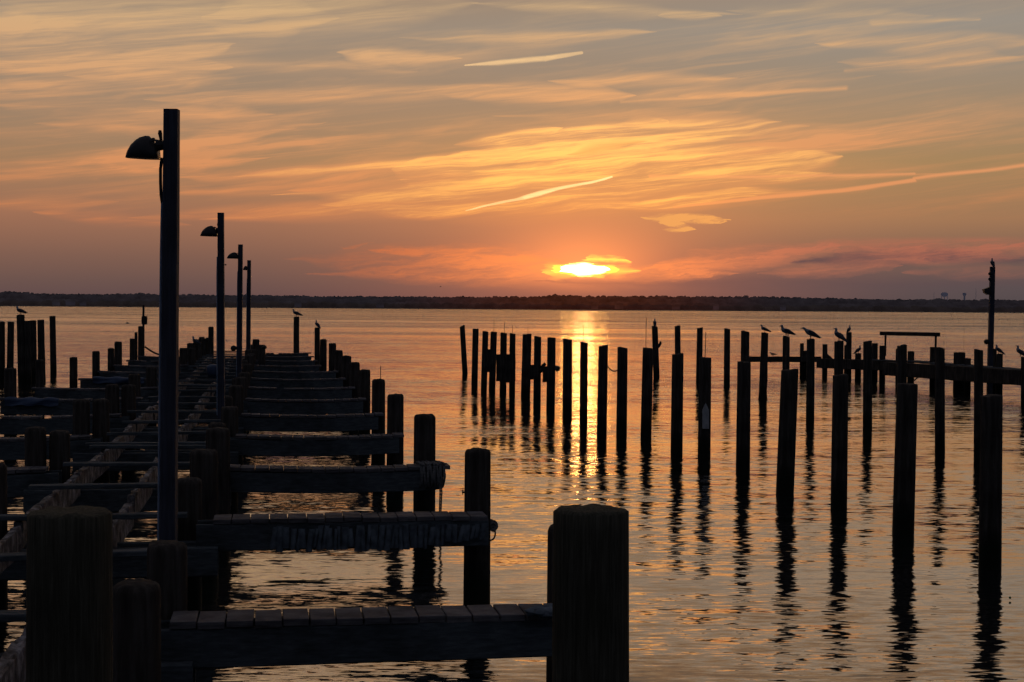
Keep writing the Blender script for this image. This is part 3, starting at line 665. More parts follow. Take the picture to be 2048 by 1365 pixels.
GC = 'pilings of the ruined far jetty on the right'
C = [(1604, 687, 8, 'thin piling at the left of the far jetty behind the forward-leaning gull'), (1611, 702, 8, 'short piling tucked beside the thin one at the left of the far jetty'),
 (1650, 689, 10, 'far jetty piling with a slanting broken board beside it'), (1698, 665, 11, 'tall far jetty piling with a small upright gull on top'), (1692.5, 691, 8, 'short far jetty piling touching the tall one with the small upright gull'),
 (1716.5, 707, 12, 'short far jetty piling with a small dark right-facing gull'), (1750, 687, 12, 'far jetty piling peeping out right behind the slant-topped back piling'), (1765, 692, 12, 'far jetty piling below the left leg of the raised bar'),
 (1822, 703, 13, 'far jetty piling just right of the thick one under the raised bar'), (1866, 694.5, 12, 'far jetty piling below the right leg of the raised bar'), (1796, 698, 9, 'far jetty piling at the left flank of the thick one under the raised bar'),
 (1919, 705, 23, 'widest far jetty piling between raised bar and lamp pole'), (1936, 717, 12, 'short far jetty piling right of the widest one'), (1990, 698, 7, 'thin far jetty piling touching the lamp pole'), (1999, 708, 13, 'far jetty piling beside the lamp pole with a plump gull on top')]
Cout = {}
for px, ty, wpx, lb in C:
    Yc = 54 - max(0, (px - 1640)) * (54 - 42.5) / 408
    Cout[px] = piling(px, ty, wpx * Yc / F, lb, GC, Y=Yc + .3, flat=True)

# far-left freestanding cluster
GD = 'tall freestanding pilings at the far left'
Dl = [(3, 644, 13, 50, 3, 'tall piling cut by the left edge of the picture', {}), (22, 644, 13, 50, 20, 'tall slim piling second from the left edge', {}), (41, 630, 15.5, 47, 44, 'tallest leaning piling at far left, with a gull on top', {}),
      (54, 642, 13, 47, 57, 'tall piling hard against the right of the gull piling at far left', {}), (66, 641, 13, 49, 67, 'tall piling in the middle of the far left clump', {}),
      (81.5, 640, 13, 48, 84, 'tall piling at the right edge of the far left clump', dict(growth=.2)), (105, 632.5, 12, 54, 107, 'lone tall piling right of the far left clump', {})]
Dout = [piling(px, ty, w * Y / F, lb, GD, Y=Y, pxb=pxb, **kw) for px, ty, w, Y, pxb, lb, kw in Dl]

# foreground pair
big1 = piling(1181.5, 1016, .292, 'massive round topped piling in the right foreground', 'big foreground pilings', Y=5.93, pxb=1186, mat=M_pilebig, flat=False)
big2 = piling(139, 1021, .292, 'massive round topped piling in the left foreground', 'big foreground pilings', Y=5.45, pxb=137, mat=M_pilebig, flat=False)

# ------------------------------------------------------------------ walkway and its finger piers
def stY(s, t): return st(s, t)
GE = 'end pilings of the finger piers on the right'
ends = {1: (1135, 1050, .215), 2: (955.5, 898, .205), 3: (849.5, 829, .222), 4: (791, 789, .215), 5: (757, 759, .205), 6: (739-9, 739, .2), 7: (719-9, 724, .2), 8: (698-7, 712, .2), 9: (678, 701, .2), 10: (664, 687, .2), 11: (648, 679, .19)}
ends[6] = (729, 740, .205); ends[7] = (709, 725, .21); ends[8] = (693, 712, .21); ends[9] = (677, 701, .21); ends[10] = (665, 687, .20); ends[11] = (647, 679, .2)
kth = {1: 'nearest', 2: 'second nearest', 3: 'third nearest', 4: 'fourth nearest', 5: 'fifth nearest', 6: 'sixth nearest', 7: 'seventh nearest', 8: 'eighth nearest', 9: 'ninth nearest', 10: 'tenth nearest', 11: 'eleventh nearest', 12: 'twelfth nearest', 13: 'farthest'}
Eout = {}
for k, (px, ty, D) in ends.items():
    p = st(1.56, ROW(k) + (.30 if k != 2 else .27)); Y = p.y
    lb = 'piling at outer end of the %s right finger pier' % kth[k]
    if k == 1: lb = 'round topped end piling mostly hidden behind the massive right foreground piling'
    if k == 5: lb += ', thin wire on top'
    Eout[k] = piling(px, ty, D, lb, GE, Y=Y, flat=False, nail=(.15, .2, 0) if k == 5 else None)
gp1 = piling(593, 634, .2, 'tall piling beyond the pier end with a hunched gull on top', 'tall pilings at the pier end', Y=54.5)
gp2 = piling(634.5, 656, .18, 'piling at the pier end with a small upright gull on top', 'tall pilings at the pier end', Y=52)
# bolt on the second end piling
bm = bmesh.new(); o = Eout[2][0]; Y2 = Eout[2][2]; tube(bm, [at_Y(932, 985, Y2) - o.location, at_Y(924, 985, Y2) - o.location], .008, 8); tube(bm, [at_Y(926.2, 985, Y2) - o.location, at_Y(924.6, 985, Y2) - o.location], .02, 8); obj('bolt', bm, M_metal, o)

def finger(k, s0, s1, label, group, wide=.30, raise_=0.0, side_h=.20, cloth=False):
    t0 = ROW(k); t = thing('finger_pier', label, 'finger pier', st(s0, t0, 0), group); O = t.location
    d = 1 if s1 > s0 else -1; Ln = abs(s1 - s0); zt = DECK + raise_
    # deck planks laid across the finger: one part
    bm = bmesh.new(); s = s0; pw = .14; sag = .03 if k > 2 else 0
    while abs(s - s0) < Ln - .02:
        w = pw * random.uniform(.96, 1.03); c = st(s + d * w / 2, t0 + random.uniform(-.008, .008), zt - .018 + random.uniform(-.003, .003) - sag * math.sin(abs(s - s0) / Ln * 3.14)) - O
        if random.random() > .03 or k < 3: box(bm, c, BX, AX, Z, w - .008, wide * random.uniform(.97, 1.0), .036, .0018)
        s += d * w
    bmesh.ops.bevel(bm, geom=bm.edges[:], offset=.003, segments=1, affect='EDGES')
    obj('deck', bm, M_board, t)
    for nm, off in (('fascia_board', -wide / 2 + .028), ('back_board', wide / 2 - .03)):
        bm = bmesh.new(); beam(bm, st(s0 - d * .12, t0 + off, zt - .039) - O, st(s1, t0 + off, zt - .039 + random.uniform(-.012, .012)) - O, .045, side_h, 26, .003, .006, sag=sag, seed=k * 3 + off)
        obj(nm, bm, M_face, t)
    bm = bmesh.new()   # cross bearer at the outer end, tying the boards to the end piling
    beam(bm, st(s1 - d * .12, t0 - wide / 2 + .06, zt - .06) - O, st(s1 - d * .12, t0 + wide / 2 - .06, zt - .06) - O, .09, .16, 2); obj('end_bearer', bm, M_pile, t)
    return t, O
GF = 'finger piers reaching right from the walkway'
FP = {}
for k in range(1, 14):
    s0 = -.50 if k == 1 else -.42; s1 = 1.60 if k > 3 else (1.72 if k == 3 else 1.66)
    if k == 1: s1 = 1.62
    if k > 9: s1 = 1.3
    lb = 'long narrow finger pier reaching right, %s to the camera' % kth[k]
    if k == 1: lb = 'nearest right finger pier, planked top clearly visible, ending behind the massive piling'
    if k == 2: lb = 'second nearest right finger pier, its face wrapped in pleated pale strips'
    if k == 3: lb = 'third nearest right finger pier, rounded rope-wrapped end with hanging cord'
    if k == 13: lb = 'farthest right finger pier closing the row below the two gull pilings'
    FP[k] = finger(k, s0, s1, lb, GF)
GL = 'finger piers reaching left from the walkway'
for k in range(2, 13):
    lb = 'narrow finger pier reaching left from the walkway, %s row from the camera' % kth[k].split()[0].replace('nearest', 'first')
    finger(k, -2.15, -4.05 if k > 7 else -4.45, lb, GL, raise_=(-.0 if k != 6 else .02), side_h=.22)

# pleated cloth fender on finger 2
t, O = FP[2]; t0 = ROW(2); bm = bmesh.new(); s = .0; rnd = random.Random(5)
yf = t0 - .15 - .012
while s < 1.62:
    w = rnd.uniform(.028, .06); top = DECK - .05 + rnd.uniform(-.03, .0); bot = DECK - .235 + rnd.uniform(-.015, .02) + (.05 if s > 1.1 else 0) * (s - 1.1) / .5 * 1.3
    sl = rnd.uniform(-.015, .03); n = 7; rows = 6; g2 = []
    for r in range(rows + 1):
        f = r / rows; zz = top + (bot - top) * f; row = []
        for q in range(n + 1):
            a = q / n; bulge = math.sin(a * math.pi) ** .6 * .026 * (.7 + .3 * math.sin(f * 3.14)) + .006 * mnoise.noise(Vector((s * 30, f * 4, a * 3)))
            row.append(bm.verts.new(st(s + sl * (1 - f) + a * w, yf - bulge, zz) - O))
        g2.append(row)
    for r in range(rows):
        for q in range(n): bm.faces.new((g2[r][q], g2[r + 1][q], g2[r + 1][q + 1], g2[r][q + 1]))
    s += w * .96
obj('pleated_fender', bm, M_cloth, t, True)

def rope_loop(pts, r, strands=1, seed=0):
    bm = bmesh.new(); rr = random.Random(seed)
    for sgn in range(strands):
        off = Vector([rr.uniform(-1, 1) * r * 1.5 for _ in range(3)]); P = [Vector(p) + off + Vector([rr.uniform(-1, 1) * r * .5 for _ in range(3)]) for p in pts]
        # smooth catmull
        Q = []
        for i in range(len(P) - 1):
            p0 = P[max(i - 1, 0)]; p1 = P[i]; p2 = P[i + 1]; p3 = P[min(i + 2, len(P) - 1)]
            for u in (0, .2, .4, .6, .8):
                Q.append(.5 * ((2 * p1) + (p2 - p0) * u + (2 * p0 - 5 * p1 + 4 * p2 - p3) * u * u + (3 * p1 - p0 - 3 * p2 + p3) * u ** 3))
        Q.append(P[-1]); tube(bm, Q, r, 7)
    return bm
# finger 2: rope round the end piling with a knot
e = st(1.56, ROW(2) + .27); zc = DECK - .07; R = .135
def ring(cx, z, r, a0, a1, n=14, dz=.0): return [Vector((cx.x + math.cos(a0 + (a1 - a0) * i / n) * r, cx.y + math.sin(a0 + (a1 - a0) * i / n) * r, z + dz * i / n)) for i in range(n + 1)]
bm = rope_loop(ring(e, zc, R, -2.6, 2.4, 14, -.02), .014, 3, 1)
kx = at_Y(985, 1050, e.y - .02)
for kk in range(3):
    b2 = rope_loop([kx + Vector((-.03, 0, .01)), kx + Vector((.0, .01, .03)), kx + Vector((.025, 0, 0)), kx + Vector((.0, -.02, -.03)), kx + Vector((-.02, .01, .0))], .009, 2, kk)
    m2 = bpy.data.meshes.new('tmp'); b2.to_mesh(m2); b2.free(); bm.from_mesh(m2); bpy.data.meshes.remove(m2)
b2 = rope_loop([kx + Vector((.01, 0, 0)), kx + Vector((.02, 0, -.06)), kx + Vector((.01, 0, -.1)), kx + Vector((-.02, 0, -.12))], .007, 1, 9); m2 = bpy.data.meshes.new('tmp'); b2.to_mesh(m2); b2.free(); bm.from_mesh(m2)
tag(obj('mooring_rope', bm, M_rope, None, True), 'mooring rope knotted round the end piling of the strip-wrapped finger pier', 'rope', 'ropes on the finger pier ends')
# finger 3: matted rope wrap on the outer end, long double cord hanging
t, O = FP[3]; bm = bmesh.new(); t0 = ROW(3)
for i in range(12):
    s = 1.50 + i * .021; w = .02; q = []
    rr = [(-.17, .0), (-.175, -.13), (-.165, -.22), (.0, -.24), (.165, -.22), (.175, -.1), (.165, .005), (0, .016), (-.165, .012)]
    k = 1 - max(0, i - 10) * .02
    P = [st(s + .012 * math.sin(i * 2.3 + j * 1.7) , t0 + a * k, DECK - .0 + (z + .1) * k - .1 + .006 * math.sin(i * 5.1 + j)) for j, (a, z) in enumerate(rr)]; P.append(P[0])
    tube(bm, P, .012, 6)
b2 = rope_loop([st(1.70, t0 - .1, DECK - .02), st(1.75, t0, DECK - .1), st(1.74, t0, DECK - .2), st(1.70, t0, DECK - .24)], .012, 3, 3); m2 = bpy.data.meshes.new('tmp'); b2.to_mesh(m2); b2.free(); bm.from_mesh(m2)
tag(obj('rope_wrapping', bm, M_rope, None, True), 'matted rope wrapped round the outer end of the third nearest finger pier', 'rope', 'ropes on the finger pier ends')
bm = bmesh.new()
for dx in (-1.5, 1.5):
    tube(bm, [at_Y(881 + dx, 955, 15.6), at_Y(882 + dx * 1.2, 985, 15.6), at_Y(880.5 + dx, 1020, 15.6), at_Y(880.5, 1075 + dx * 3, 15.6)], .007, 6)
for y in range(960, 1076, 7):
    c = at_Y(881, y, 15.6); tube(bm, [c + Vector((-.012, 0, 0)), c + Vector((.012, 0, -.01))], .01, 5)
tag(obj('hanging_cord', bm, M_rope), 'thin double cord hanging from the rope-wrapped finger end toward the water', 'rope')
# rag on finger 1
bm = bmesh.new(); cx = at_z(1088, 1226, DECK + .02)
for i in range(6):
    c = cx + Vector((random.uniform(-.075, .05), random.uniform(-.05, .06), random.uniform(0, .015)))
    s0 = len(bm.verts); bmesh.ops.create_icosphere(bm, subdivisions=3, radius=1.0)
    bm.verts.ensure_lookup_table()
    for v in bm.verts[s0:]:
        n = v.co.copy(); k = 1 + .5 * mnoise.noise(n * 2.4 + Vector((i, 0, 0))) + .2 * mnoise.noise(n * 6 + Vector((i, 4, 0)))
        v.co = c + Vector((n.x * .05 * k, n.y * .045 * k, n.z * .022 * k))
tag(obj('rag', bm, M_cloth, None, True), 'crumpled grey rag on the nearest finger pier against the massive piling', 'rag')

# the walkway itself: two pale stringers, cross boards, caps
wk = thing('walkway_frame', 'stripped main walkway with two pale broken stringers and sparse cross boards', 'walkway', st(-1.5, 6, 0)); O = wk.location
for s, sd2 in ((-1.83, 1), (-1.17, 2)):
    bm = bmesh.new(); t = 3.0; i = 0
    while t < 50.5:
        ln = random.uniform(2.6, 3.9); t1 = min(t + ln, 51); dz = .012 * math.sin(i * 2.3 + sd2) + (.05 * max(0, (t - 36) / 14) if sd2 == 1 else 0)
        wob = random.uniform(-.03, .03)
        beam(bm, st(s + wob, t, DECK - .015 + dz) - O, st(s + random.uniform(-.03, .03), t1 - .02, DECK - .015 + dz + random.uniform(-.05, .02)) - O, .07, .22, int(ln * 12), .015, .01, wear=.055, seed=i + sd2 * 20)
        t = t1 + (0 if random.random() > .3 else random.uniform(.05, .2)); i += 1
    obj('stringer', bm, M_pale, wk)
tt = ROW(1) - 1.9; rb = random.Random(11)
while tt < ROW(13) + .5:
    for q in ((0,) if rb.random() < .8 else (0, .3)):
        bm = bmesh.new(); a = -2.02 + rb.uniform(-.05, .06); b = -.58 + rb.uniform(-.05, .05)
        beam(bm, st(a, tt + q, DECK + .04 + rb.uniform(-.008, .012)) - O, st(b, tt + q + rb.uniform(-.04, .04), DECK + .04 + rb.uniform(-.008, .012)) - O, .12, .036, 8, .006, .005, seed=tt)
        obj('cross_board', bm, M_face, wk)
    tt += 1.91
for k in range(1, 14):
    for off in (-.16, .14):
        bm = bmesh.new(); beam(bm, st(-2.35, ROW(k) + off, DECK - .20) - O, st(-.38, ROW(k) + off, DECK - .20) - O, .07, .22, 6, .004, .01, seed=k + off); obj('cap_beam', bm, M_face, wk)


# pilings carrying the walkway
GR = 'pilings along the right edge of the walkway'; GW = 'pilings along the left edge of the walkway'
def wpile(px, ty, D, Y, lb, g, **kw): return piling(px, ty, D, lb, g, Y=Y, flat=False, **kw)
wpile(272, 1166, .212, 6.6, 'dark walkway piling directly right of the massive left foreground piling', GR)
wpile(335, 1086, .21, 8.2, 'walkway piling standing right in front of the nearest lamp pole base', GR)
wpile(377, 957, .205, 12.0, 'walkway piling just right of the nearest lamp pole, at the second finger pier', GR)
wpile(436, 857, .235, 15.3, 'walkway piling at the third nearest finger pier, pale along its right edge', GR)
wpile(408, 900, .24, 13.4, 'dark walkway piling between second and third finger piers', GR)
def pxof(p):
    v = p - CAM; dd = v.dot(fwd); return 1024 + v.dot(RIGHT) / dd * F, 682.5 - v.dot(UP) / dd * F
for k in range(4, 14):
    z = 1.08 + random.uniform(-.06, .08); p = st(-.50, ROW(k) + .3, z); x, y = pxof(p)
    wpile(x, y, .215, p.y, 'walkway piling at the inner end of the %s right finger pier' % kth[k], GR)
    z = 1.02 + random.uniform(-.08, .08); p = st(-.62, ROW(k) - .7, z); x, y = pxof(p)
    if k in (4, 5, 7, 9, 11, 13): wpile(x, y, .2, p.y, 'darker walkway piling just in front of the %s right finger pier' % kth[k], GR)
for x, y, Y, lb in ((512, 679, 47, 'stub piling in the clump at the far end of the walkway, topmost'), (524, 690, 45, 'lower stub piling in the clump at the far end of the walkway')): wpile(x, y, .2, Y, lb, GR)
for k in range(2, 14):
    for s, w in ((-2.30, 'outer'), (-2.07, 'inner')):
        if k == 2 and w == 'outer': continue
        if k in (6, 9) and w == 'inner': continue
        z = 1.13 + random.uniform(-.05, .05) if k < 9 else 1.2 + random.uniform(-.05, .1); p = st(s, ROW(k) + .05 + (.25 if w == 'inner' else .2), z); x, y = pxof(p)
        if k > 4: y = min(y, 1e9)
        wpile(x, y, .205, p.y, '%s piling, left walkway edge, %s row from the camera' % (w, kth[k].split()[0] if k != 13 else 'last'), GW)
wpile(422, 654, .17, 49.5, 'tall square-topped piling at the far left edge of the walkway', GW)
# end pilings of the left fingers
GLE = 'end pilings of the left finger piers'
for px, ty, D, k, lb in ((20.5, 737, .205, 6, 'end piling of the left fingers nearest the left picture edge'), (80, 720, .16, 7, 'slim end piling of a left finger, right of the far left clump foot'),
                        (147, 715, .165, 8, 'lone low end piling of a left finger, standing clear of its neighbours'), (192, 703, .185, 9, 'end piling of a left finger beside the upper blue sheet'),
                        (222, 697, .17, 10, 'left one of the pair of stepped end pilings on the left'), (236.5, 684, .2, 10.4, 'right, taller one of the pair of stepped end pilings on the left'),
                        (264.5, 678, .15, 11, 'dark end piling left of the post with the meter box'), (272, 665, .09, 11.6, 'thin pale pole between two end pilings on the left'), (282, 653, .18, 12, 'farthest left end piling, under the rod with the meter box')):
    p = st(-4.1, ROW(k) + .1); piling(px, ty, D, lb, GLE, Y=p.y, flat=False)
# pole with meter box at far left
Yp = st(-4.0, ROW(12) + .3).y; q = at_Y(287, 611, Yp); mp = thing('meter_post', 'thin rod with a small meter box, standing behind the left end pilings', 'post', (q.x, Yp, 0))
bm = bmesh.new(); tube(bm, [(0, 0, -.8), (0, 0, q.z)], .035, 8); obj('rod', bm, M_metal, mp)
bm = bmesh.new(); c = at_Y(289, 641, Yp - .05) - mp.location; box(bm, c, Vector((1, 0, 0)), Vector((0, 1, 0)), Z, .17, .12, .27); bmesh.ops.bevel(bm, geom=bm.edges[:], offset=.02, segments=2, affect='EDGES'); obj('meter_box', bm, M_metal, mp)
# sagging line from that post to the walkway
bm = bmesh.new(); a = at_Y(290, 694, Yp); b = at_Y(345, 708, Yp - .3); tube(bm, [a + (b - a) * f - Z * .13 * math.sin(f * math.pi) for f in [i / 12 for i in range(13)]], .03, 6)
tag(obj('sagging_hose', bm, M_metal), 'dark hose sagging from the meter post behind the nearest lamp pole', 'hose')
# blue sheets on the left fingers
def sheet(x0, x1, y0, k, lb):
    bm = bmesh.new(); t0 = ROW(k) - .19; p0 = at_Y(x0, y0, st(-3.5, t0).y); n = 24; g2 = []
    s0 = p0.dot(BX); p1 = at_Y(x1, y0, st(-3, t0).y); s1 = p1.dot(BX)
    for i in range(n + 1):
        f = i / n; s = s0 + (s1 - s0) * f; r = []
        for j in range(6):
            g = j / 5; zz = DECK + .03 - .13 * g + .012 * math.sin(f * 17 + g * 3) - .01 * f
            r.append(bm.verts.new(st(s, t0 - .01 + (.14 if j == 0 else 0) - .015 * math.sin(f * 9 + g * 5), zz)))
        g2.append(r)
    for i in range(n):
        for j in range(5): bm.faces.new((g2[i][j], g2[i][j + 1], g2[i + 1][j + 1], g2[i + 1][j]))
    tag(obj('blue_sheet', bm, M_blue, None, True), lb, 'plastic sheet', 'blue sheets on the left fingers')
sheet(12, 118, 804, 6, 'long blue plastic sheet over the finger near the left picture edge'); sheet(186, 288, 745, 8, 'blue plastic sheet over a farther left finger, beside the nearest lamp pole')
# blue bucket on the walkway
c = at_z(428, 755, DECK + .04); bm = bmesh.new(); prf = [(.0, 0), (.17, 0), (.2, .22), (.205, .34), (.19, .40), (.1, .45), (0, .46)]
rings = [[bm.verts.new((math.cos(a * math.pi / 10) * r, math.sin(a * math.pi / 10) * r, z)) for a in range(20)] for r, z in prf[1:-1]]
for i in range(len(rings) - 1):
    for a in range(20): bm.faces.new((rings[i][a], rings[i][(a + 1) % 20], rings[i + 1][(a + 1) % 20], rings[i + 1][a]))
bm.faces.new(rings[0][::-1]); bm.faces.new(rings[-1])
o = tag(obj('blue_tub', bm, M_blue, None, True), 'rounded blue plastic tub on the walkway beside the second lamp pole', 'tub'); o.location = c; o.scale = (.8, .8, .62)

# ------------------------------------------------------------------ lamp poles
GP = 'lamp poles along the walkway'
def lamp_pole(px, topy, Y, wm, label, head=None, knob=None, pxb=None, conduit=True, group=GP, base_z=-.6):
    """head: (x_tip, x_back, y_top, y_bot) in photo pixels at that depth; heads point left"""
    top = at_Y(px, topy, Y); t = thing('lamp_pole', label, 'lamp pole', (top.x, Y, 0), group); O = Vector(t.location); s = Y / F
    b0 = Vector(((pxb - px) * s if pxb else 0, 0, 0))
    bm = bmesh.new(); tp = top - O; n = 24; rings = []
    for i in range(n + 1):
        f = i / n; c = Vector((b0.x, 0, base_z)) * (1 - f) + tp * f; w = wm / 2 * (1 + .03 * mnoise.noise(Vector((f * 9, px, 0)))) * (1.13 - .13 * f)
        rings.append([bm.verts.new(c + Vector((a * w, b * w, 0))) for a, b in ((-.82, -1), (.82, -1), (1, -.82), (1, .82), (.82, 1), (-.82, 1), (-1, .82), (-1, -.82))])
    for i in range(n):
        for q in range(8): bm.faces.new((rings[i][q], rings[i][(q + 1) % 8], rings[i + 1][(q + 1) % 8], rings[i + 1][q]))
    bm.faces.new(rings[0][::-1]); bm.faces.new(rings[-1]); obj('pole', bm, M_lamp, t)
    if head:
        xt, xb, yt, yb = head; P = lambda x, y: at_Y(x, y, Y) - O
        # shade: scoop opening downward, narrow lip at the left, high dome toward the pole
        bm = bmesh.new(); secs = [(0, .12, .18), (.06, .36, .42), (.16, .60, .62), (.3, .80, .8), (.45, .94, .93), (.6, 1.0, 1.0), (.72, .99, 1.0), (.82, .86, .97), (.92, .66, .9), (1.0, .58, .82)]
        rr = []; hw = (yb - yt) * s * .62
        for (f, hk, wk2) in secs:
            x = xt + (xb - xt) * f; yb2 = yb - 2 * (1 - f) * (yb - yt) / 46; c = P(x, yb2); hh = (yb2 - yt) * s * hk; ring_ = []
            for a in range(13):
                th = math.pi * a / 12; ring_.append(bm.verts.new(c + Vector((0, -math.cos(th) * hw * wk2, math.sin(th) ** .8 * hh))))
            rr.append(ring_)
        for i in range(len(rr) - 1):
            for a in range(12): bm.faces.new((rr[i][a], rr[i][a + 1], rr[i + 1][a + 1], rr[i + 1][a]))
            bm.faces.new((rr[i][12], rr[i][0], rr[i + 1][0], rr[i + 1][12]))
        bm.faces.new(rr[0][::-1]); bm.faces.new(rr[-1]); o = obj('lamp_shade', bm, M_metal, t, True)
        k = (yb - yt) / 46
        b = bmesh.new(); xm = px - wm / s / 2
        tube(b, [P(xb - 3 * k, (yt + yb) / 2 - 4 * k), P(xm + 2, (yt + yb) / 2 - 4 * k)], [12 * k * s, 9 * k * s], 10); obj('bracket_arm', b, M_metal, t)
        b = bmesh.new(); tube(b, [P(xb - 14 * k, yt + 6 * k), P(xb - 12 * k, yt + 12 * k)], [7 * k * s, 9 * k * s], 8)
        obj('latch', b, M_metal, t)
        if conduit:
            b = bmesh.new(); xc = xb + 5 * k
            tube(b, [P(xc - 1 * k, yt - 6 * k), P(xc + 1 * k, yt + 8 * k), P(xc + 3 * k, yt + 20 * k)], [4.2 * k * s, 3 * k * s, 3 * k * s], 8)
            tube(b, [P(xc - 1 * k, yt - 11 * k), P(xc - 1 * k, yt - 3 * k)], [3 * k * s, 4.6 * k * s], 8); obj('photocell_stem', b, M_metal, t)
            b = bmesh.new()
            pts = [P(xc + 3 * k, yb - 2 * k), P(xc + 0 * k, yb + 20 * k), P(xc - 0 * k, yb + 45 * k), P(xc + 1 * k, yb + 72 * k), P(xc + 4 * k, yb + 92 * k), P(xm + 1 * k, yb + 105 * k)]
            tube(b, pts, 3.2 * k * s, 8); obj('feed_pipe', b, M_metal, t)
            b = bmesh.new(); x0 = xm - 2.2 * k
            tube(b, [P(x0 + 1, yb + 88 * k), P(x0, yb + 92 * k)], 5 * k * s, 8)
            z1 = P(x0 - 1, yb + 90 * k); zb = .35 if Y < 15 else .8
            px_at = lambda z: b0.x * (1 - (z - base_z) / (tp.z - base_z)) - wm * .5 * (1.13 - .13 * (z - base_z) / (tp.z - base_z)) - 3.3 * k * s
            tube(b, [Vector((px_at(z) - (0 if q else -.004), -.01, z)) for q, z in enumerate([z1.z + (zb - z1.z) * w_ / 8 for w_ in range(9)])], 3.2 * k * s, 8); obj('conduit', b, M_pipe, t)
    if knob:
        for (x, y, rpx, x1) in knob:
            b = bmesh.new(); c = at_Y(x, y, Y) - O; bmesh.ops.create_icosphere(b, subdivisions=2, radius=rpx * s, matrix=Matrix.Translation(c)); tube(b, [c, at_Y(x1, y, Y) - O], rpx * s * .45, 8); obj('outlet_box', b, M_metal, t, True)
    return t
lamp_pole(343.5, 219.5, 10.2, .093, 'nearest and tallest lamp pole, with large shade and bluish conduit down its side', (252, 316, 272, 318), pxb=336)
lamp_pole(441.7, 426, 22.0, .083, 'second lamp pole from the left, medium size with small scoop shade', (401, 434, 452, 473.5), pxb=445, knob=[(451.5, 530, 1.6, 447)])
lamp_pole(481, 489.5, 33.8, .092, 'third lamp pole, with bluish shade and round outlet boxes near its foot', (454, 477, 505, 518), pxb=479, knob=[(467, 697, 6, 480)])
lamp_pole(498.3, 521, 45.6, .10, 'farthest and shortest-looking lamp pole on the walkway, shade hidden by the third', (486, 495, 532, 541), pxb=497)
lp = lamp_pole(1985, 534, 46.0, .135, 'lone lamp pole at far right on the ruined jetty, with a gull on top', None, knob=[(1973, 684, 5.5, 1983)], pxb=1982, group='lamp pole on the far jetty', conduit=False)
O = Vector(lp.location); s = 46.0 / F
b = bmesh.new(); c = at_Y(1975, 583, 46) - O
prf = [((1969, 576), (1980, 573)), ((1967, 583), (1982, 590)), ((1972, 589), (1982, 590))]
vs = []
for dy in (-.09, .09):
    vs.append([b.verts.new(at_Y(x, y, 46) - O + Vector((0, dy, 0))) for x, y in ((1966, 579), (1972, 577), (1980, 574), (1981, 590), (1974, 590), (1968, 586))])
b.faces.new(vs[0]); b.faces.new(vs[1][::-1])
for i in range(6): b.faces.new((vs[0][i], vs[1][i], vs[1][(i + 1) % 6], vs[0][(i + 1) % 6]))
obj('floodlight', b, M_metal, lp)
for y0 in (548, 559):
    b = bmesh.new(); bmesh.ops.create_icosphere(b, subdivisions=2, radius=3.2 * s, matrix=Matrix.Translation(at_Y(1979.5, y0, 45.95) - O)); obj('insulator', b, M_metal, lp, True)
bm = bmesh.new()
for (x, y, r) in ((530, 695, 3.6), (526, 696, 3)): bmesh.ops.create_icosphere(bm, subdivisions=2, radius=r * 45 / F, matrix=Matrix.Translation(at_Y(x, y, 44.6)))
tag(obj('outlet_box', bm, M_metal, None, True), 'small round outlet box sticking out right of the far piling clump', 'outlet box')

# ------------------------------------------------------------------ far jetty beams and raised bar
def jbeam(name, x0, y0, x1, y1, Y0, Y1, w, h, lb, mat=None, grp='beams of the ruined far jetty'):
    bm = bmesh.new(); a = at_Y(x0, y0, Y0); b = at_Y(x1, y1, Y1); O = a.copy(); beam(bm, a - O, b - O, w, h, 30, .012, .015, wear=.02, seed=x0)
    o = obj(name, bm, mat or M_pile); o.location = O; return tag(o, lb, 'beam', grp)
jbeam('jetty_beam', 1496, 713, 1642, 713.5, 53.8, 54.2, .12, .20, 'thin outermost beam of the far jetty with open water beneath it')
jbeam('jetty_beam', 1640, 717, 1802, 722, 53.5, 49.5, .3, .33, 'middle beam of the far jetty below the small gulls')
jbeam('jetty_beam', 1775, 724, 2060, 741, 48.9, 42.2, .35, .42, 'thick right beam of the far jetty running out of the picture')
jbeam('jetty_plank', 1735, 719, 1850, 722, 51.3, 48.6, .4, .06, 'upper plank along the far jetty left of the raised bar leg', M_face)
jbeam('jetty_plank', 1825, 721, 2055, 739, 49.2, 42.9, .5, .06, 'upper plank along the far jetty between raised bar and lamp pole', M_face)
jbeam('broken_board', 1655, 708, 1666, 718, 53.3, 53.2, .1, .15, 'slanting broken board sticking up behind the far jetty beam')
bm = bmesh.new(); a = at_Y(1828, 762, 47.2); b = at_Y(1841, 753, 47.2); tube(bm, [a, (a + b) / 2 + Vector((0, 0, .02)), b], .02, 6); tag(obj('loose_rod', bm, M_metal), 'short loose rod slanting below the thick jetty beam', 'rod')
bar = thing('raised_bar', 'horizontal timber bar raised on two thin legs above the far jetty', 'bar', tuple(at_Y(1820, 700, 48.5)))
O = Vector(bar.location)
bm = bmesh.new(); beam(bm, at_Y(1763, 663.5, 50) - O, at_Y(1877, 665.5, 47.4) - O, .14, .12, 12, .004, .008); obj('bar', bm, M_pile, bar)
for x, Y in ((1769.5, 49.85), (1870, 47.55)):
    bm = bmesh.new(); a = at_Y(x, 668, Y) - O; b = at_Y(x - 1, 712, Y) - O; beam(bm, a, b + Vector((.001, 0, 0)), .055, .055, 3, .002, .004); obj('leg', bm, M_pile, bar)

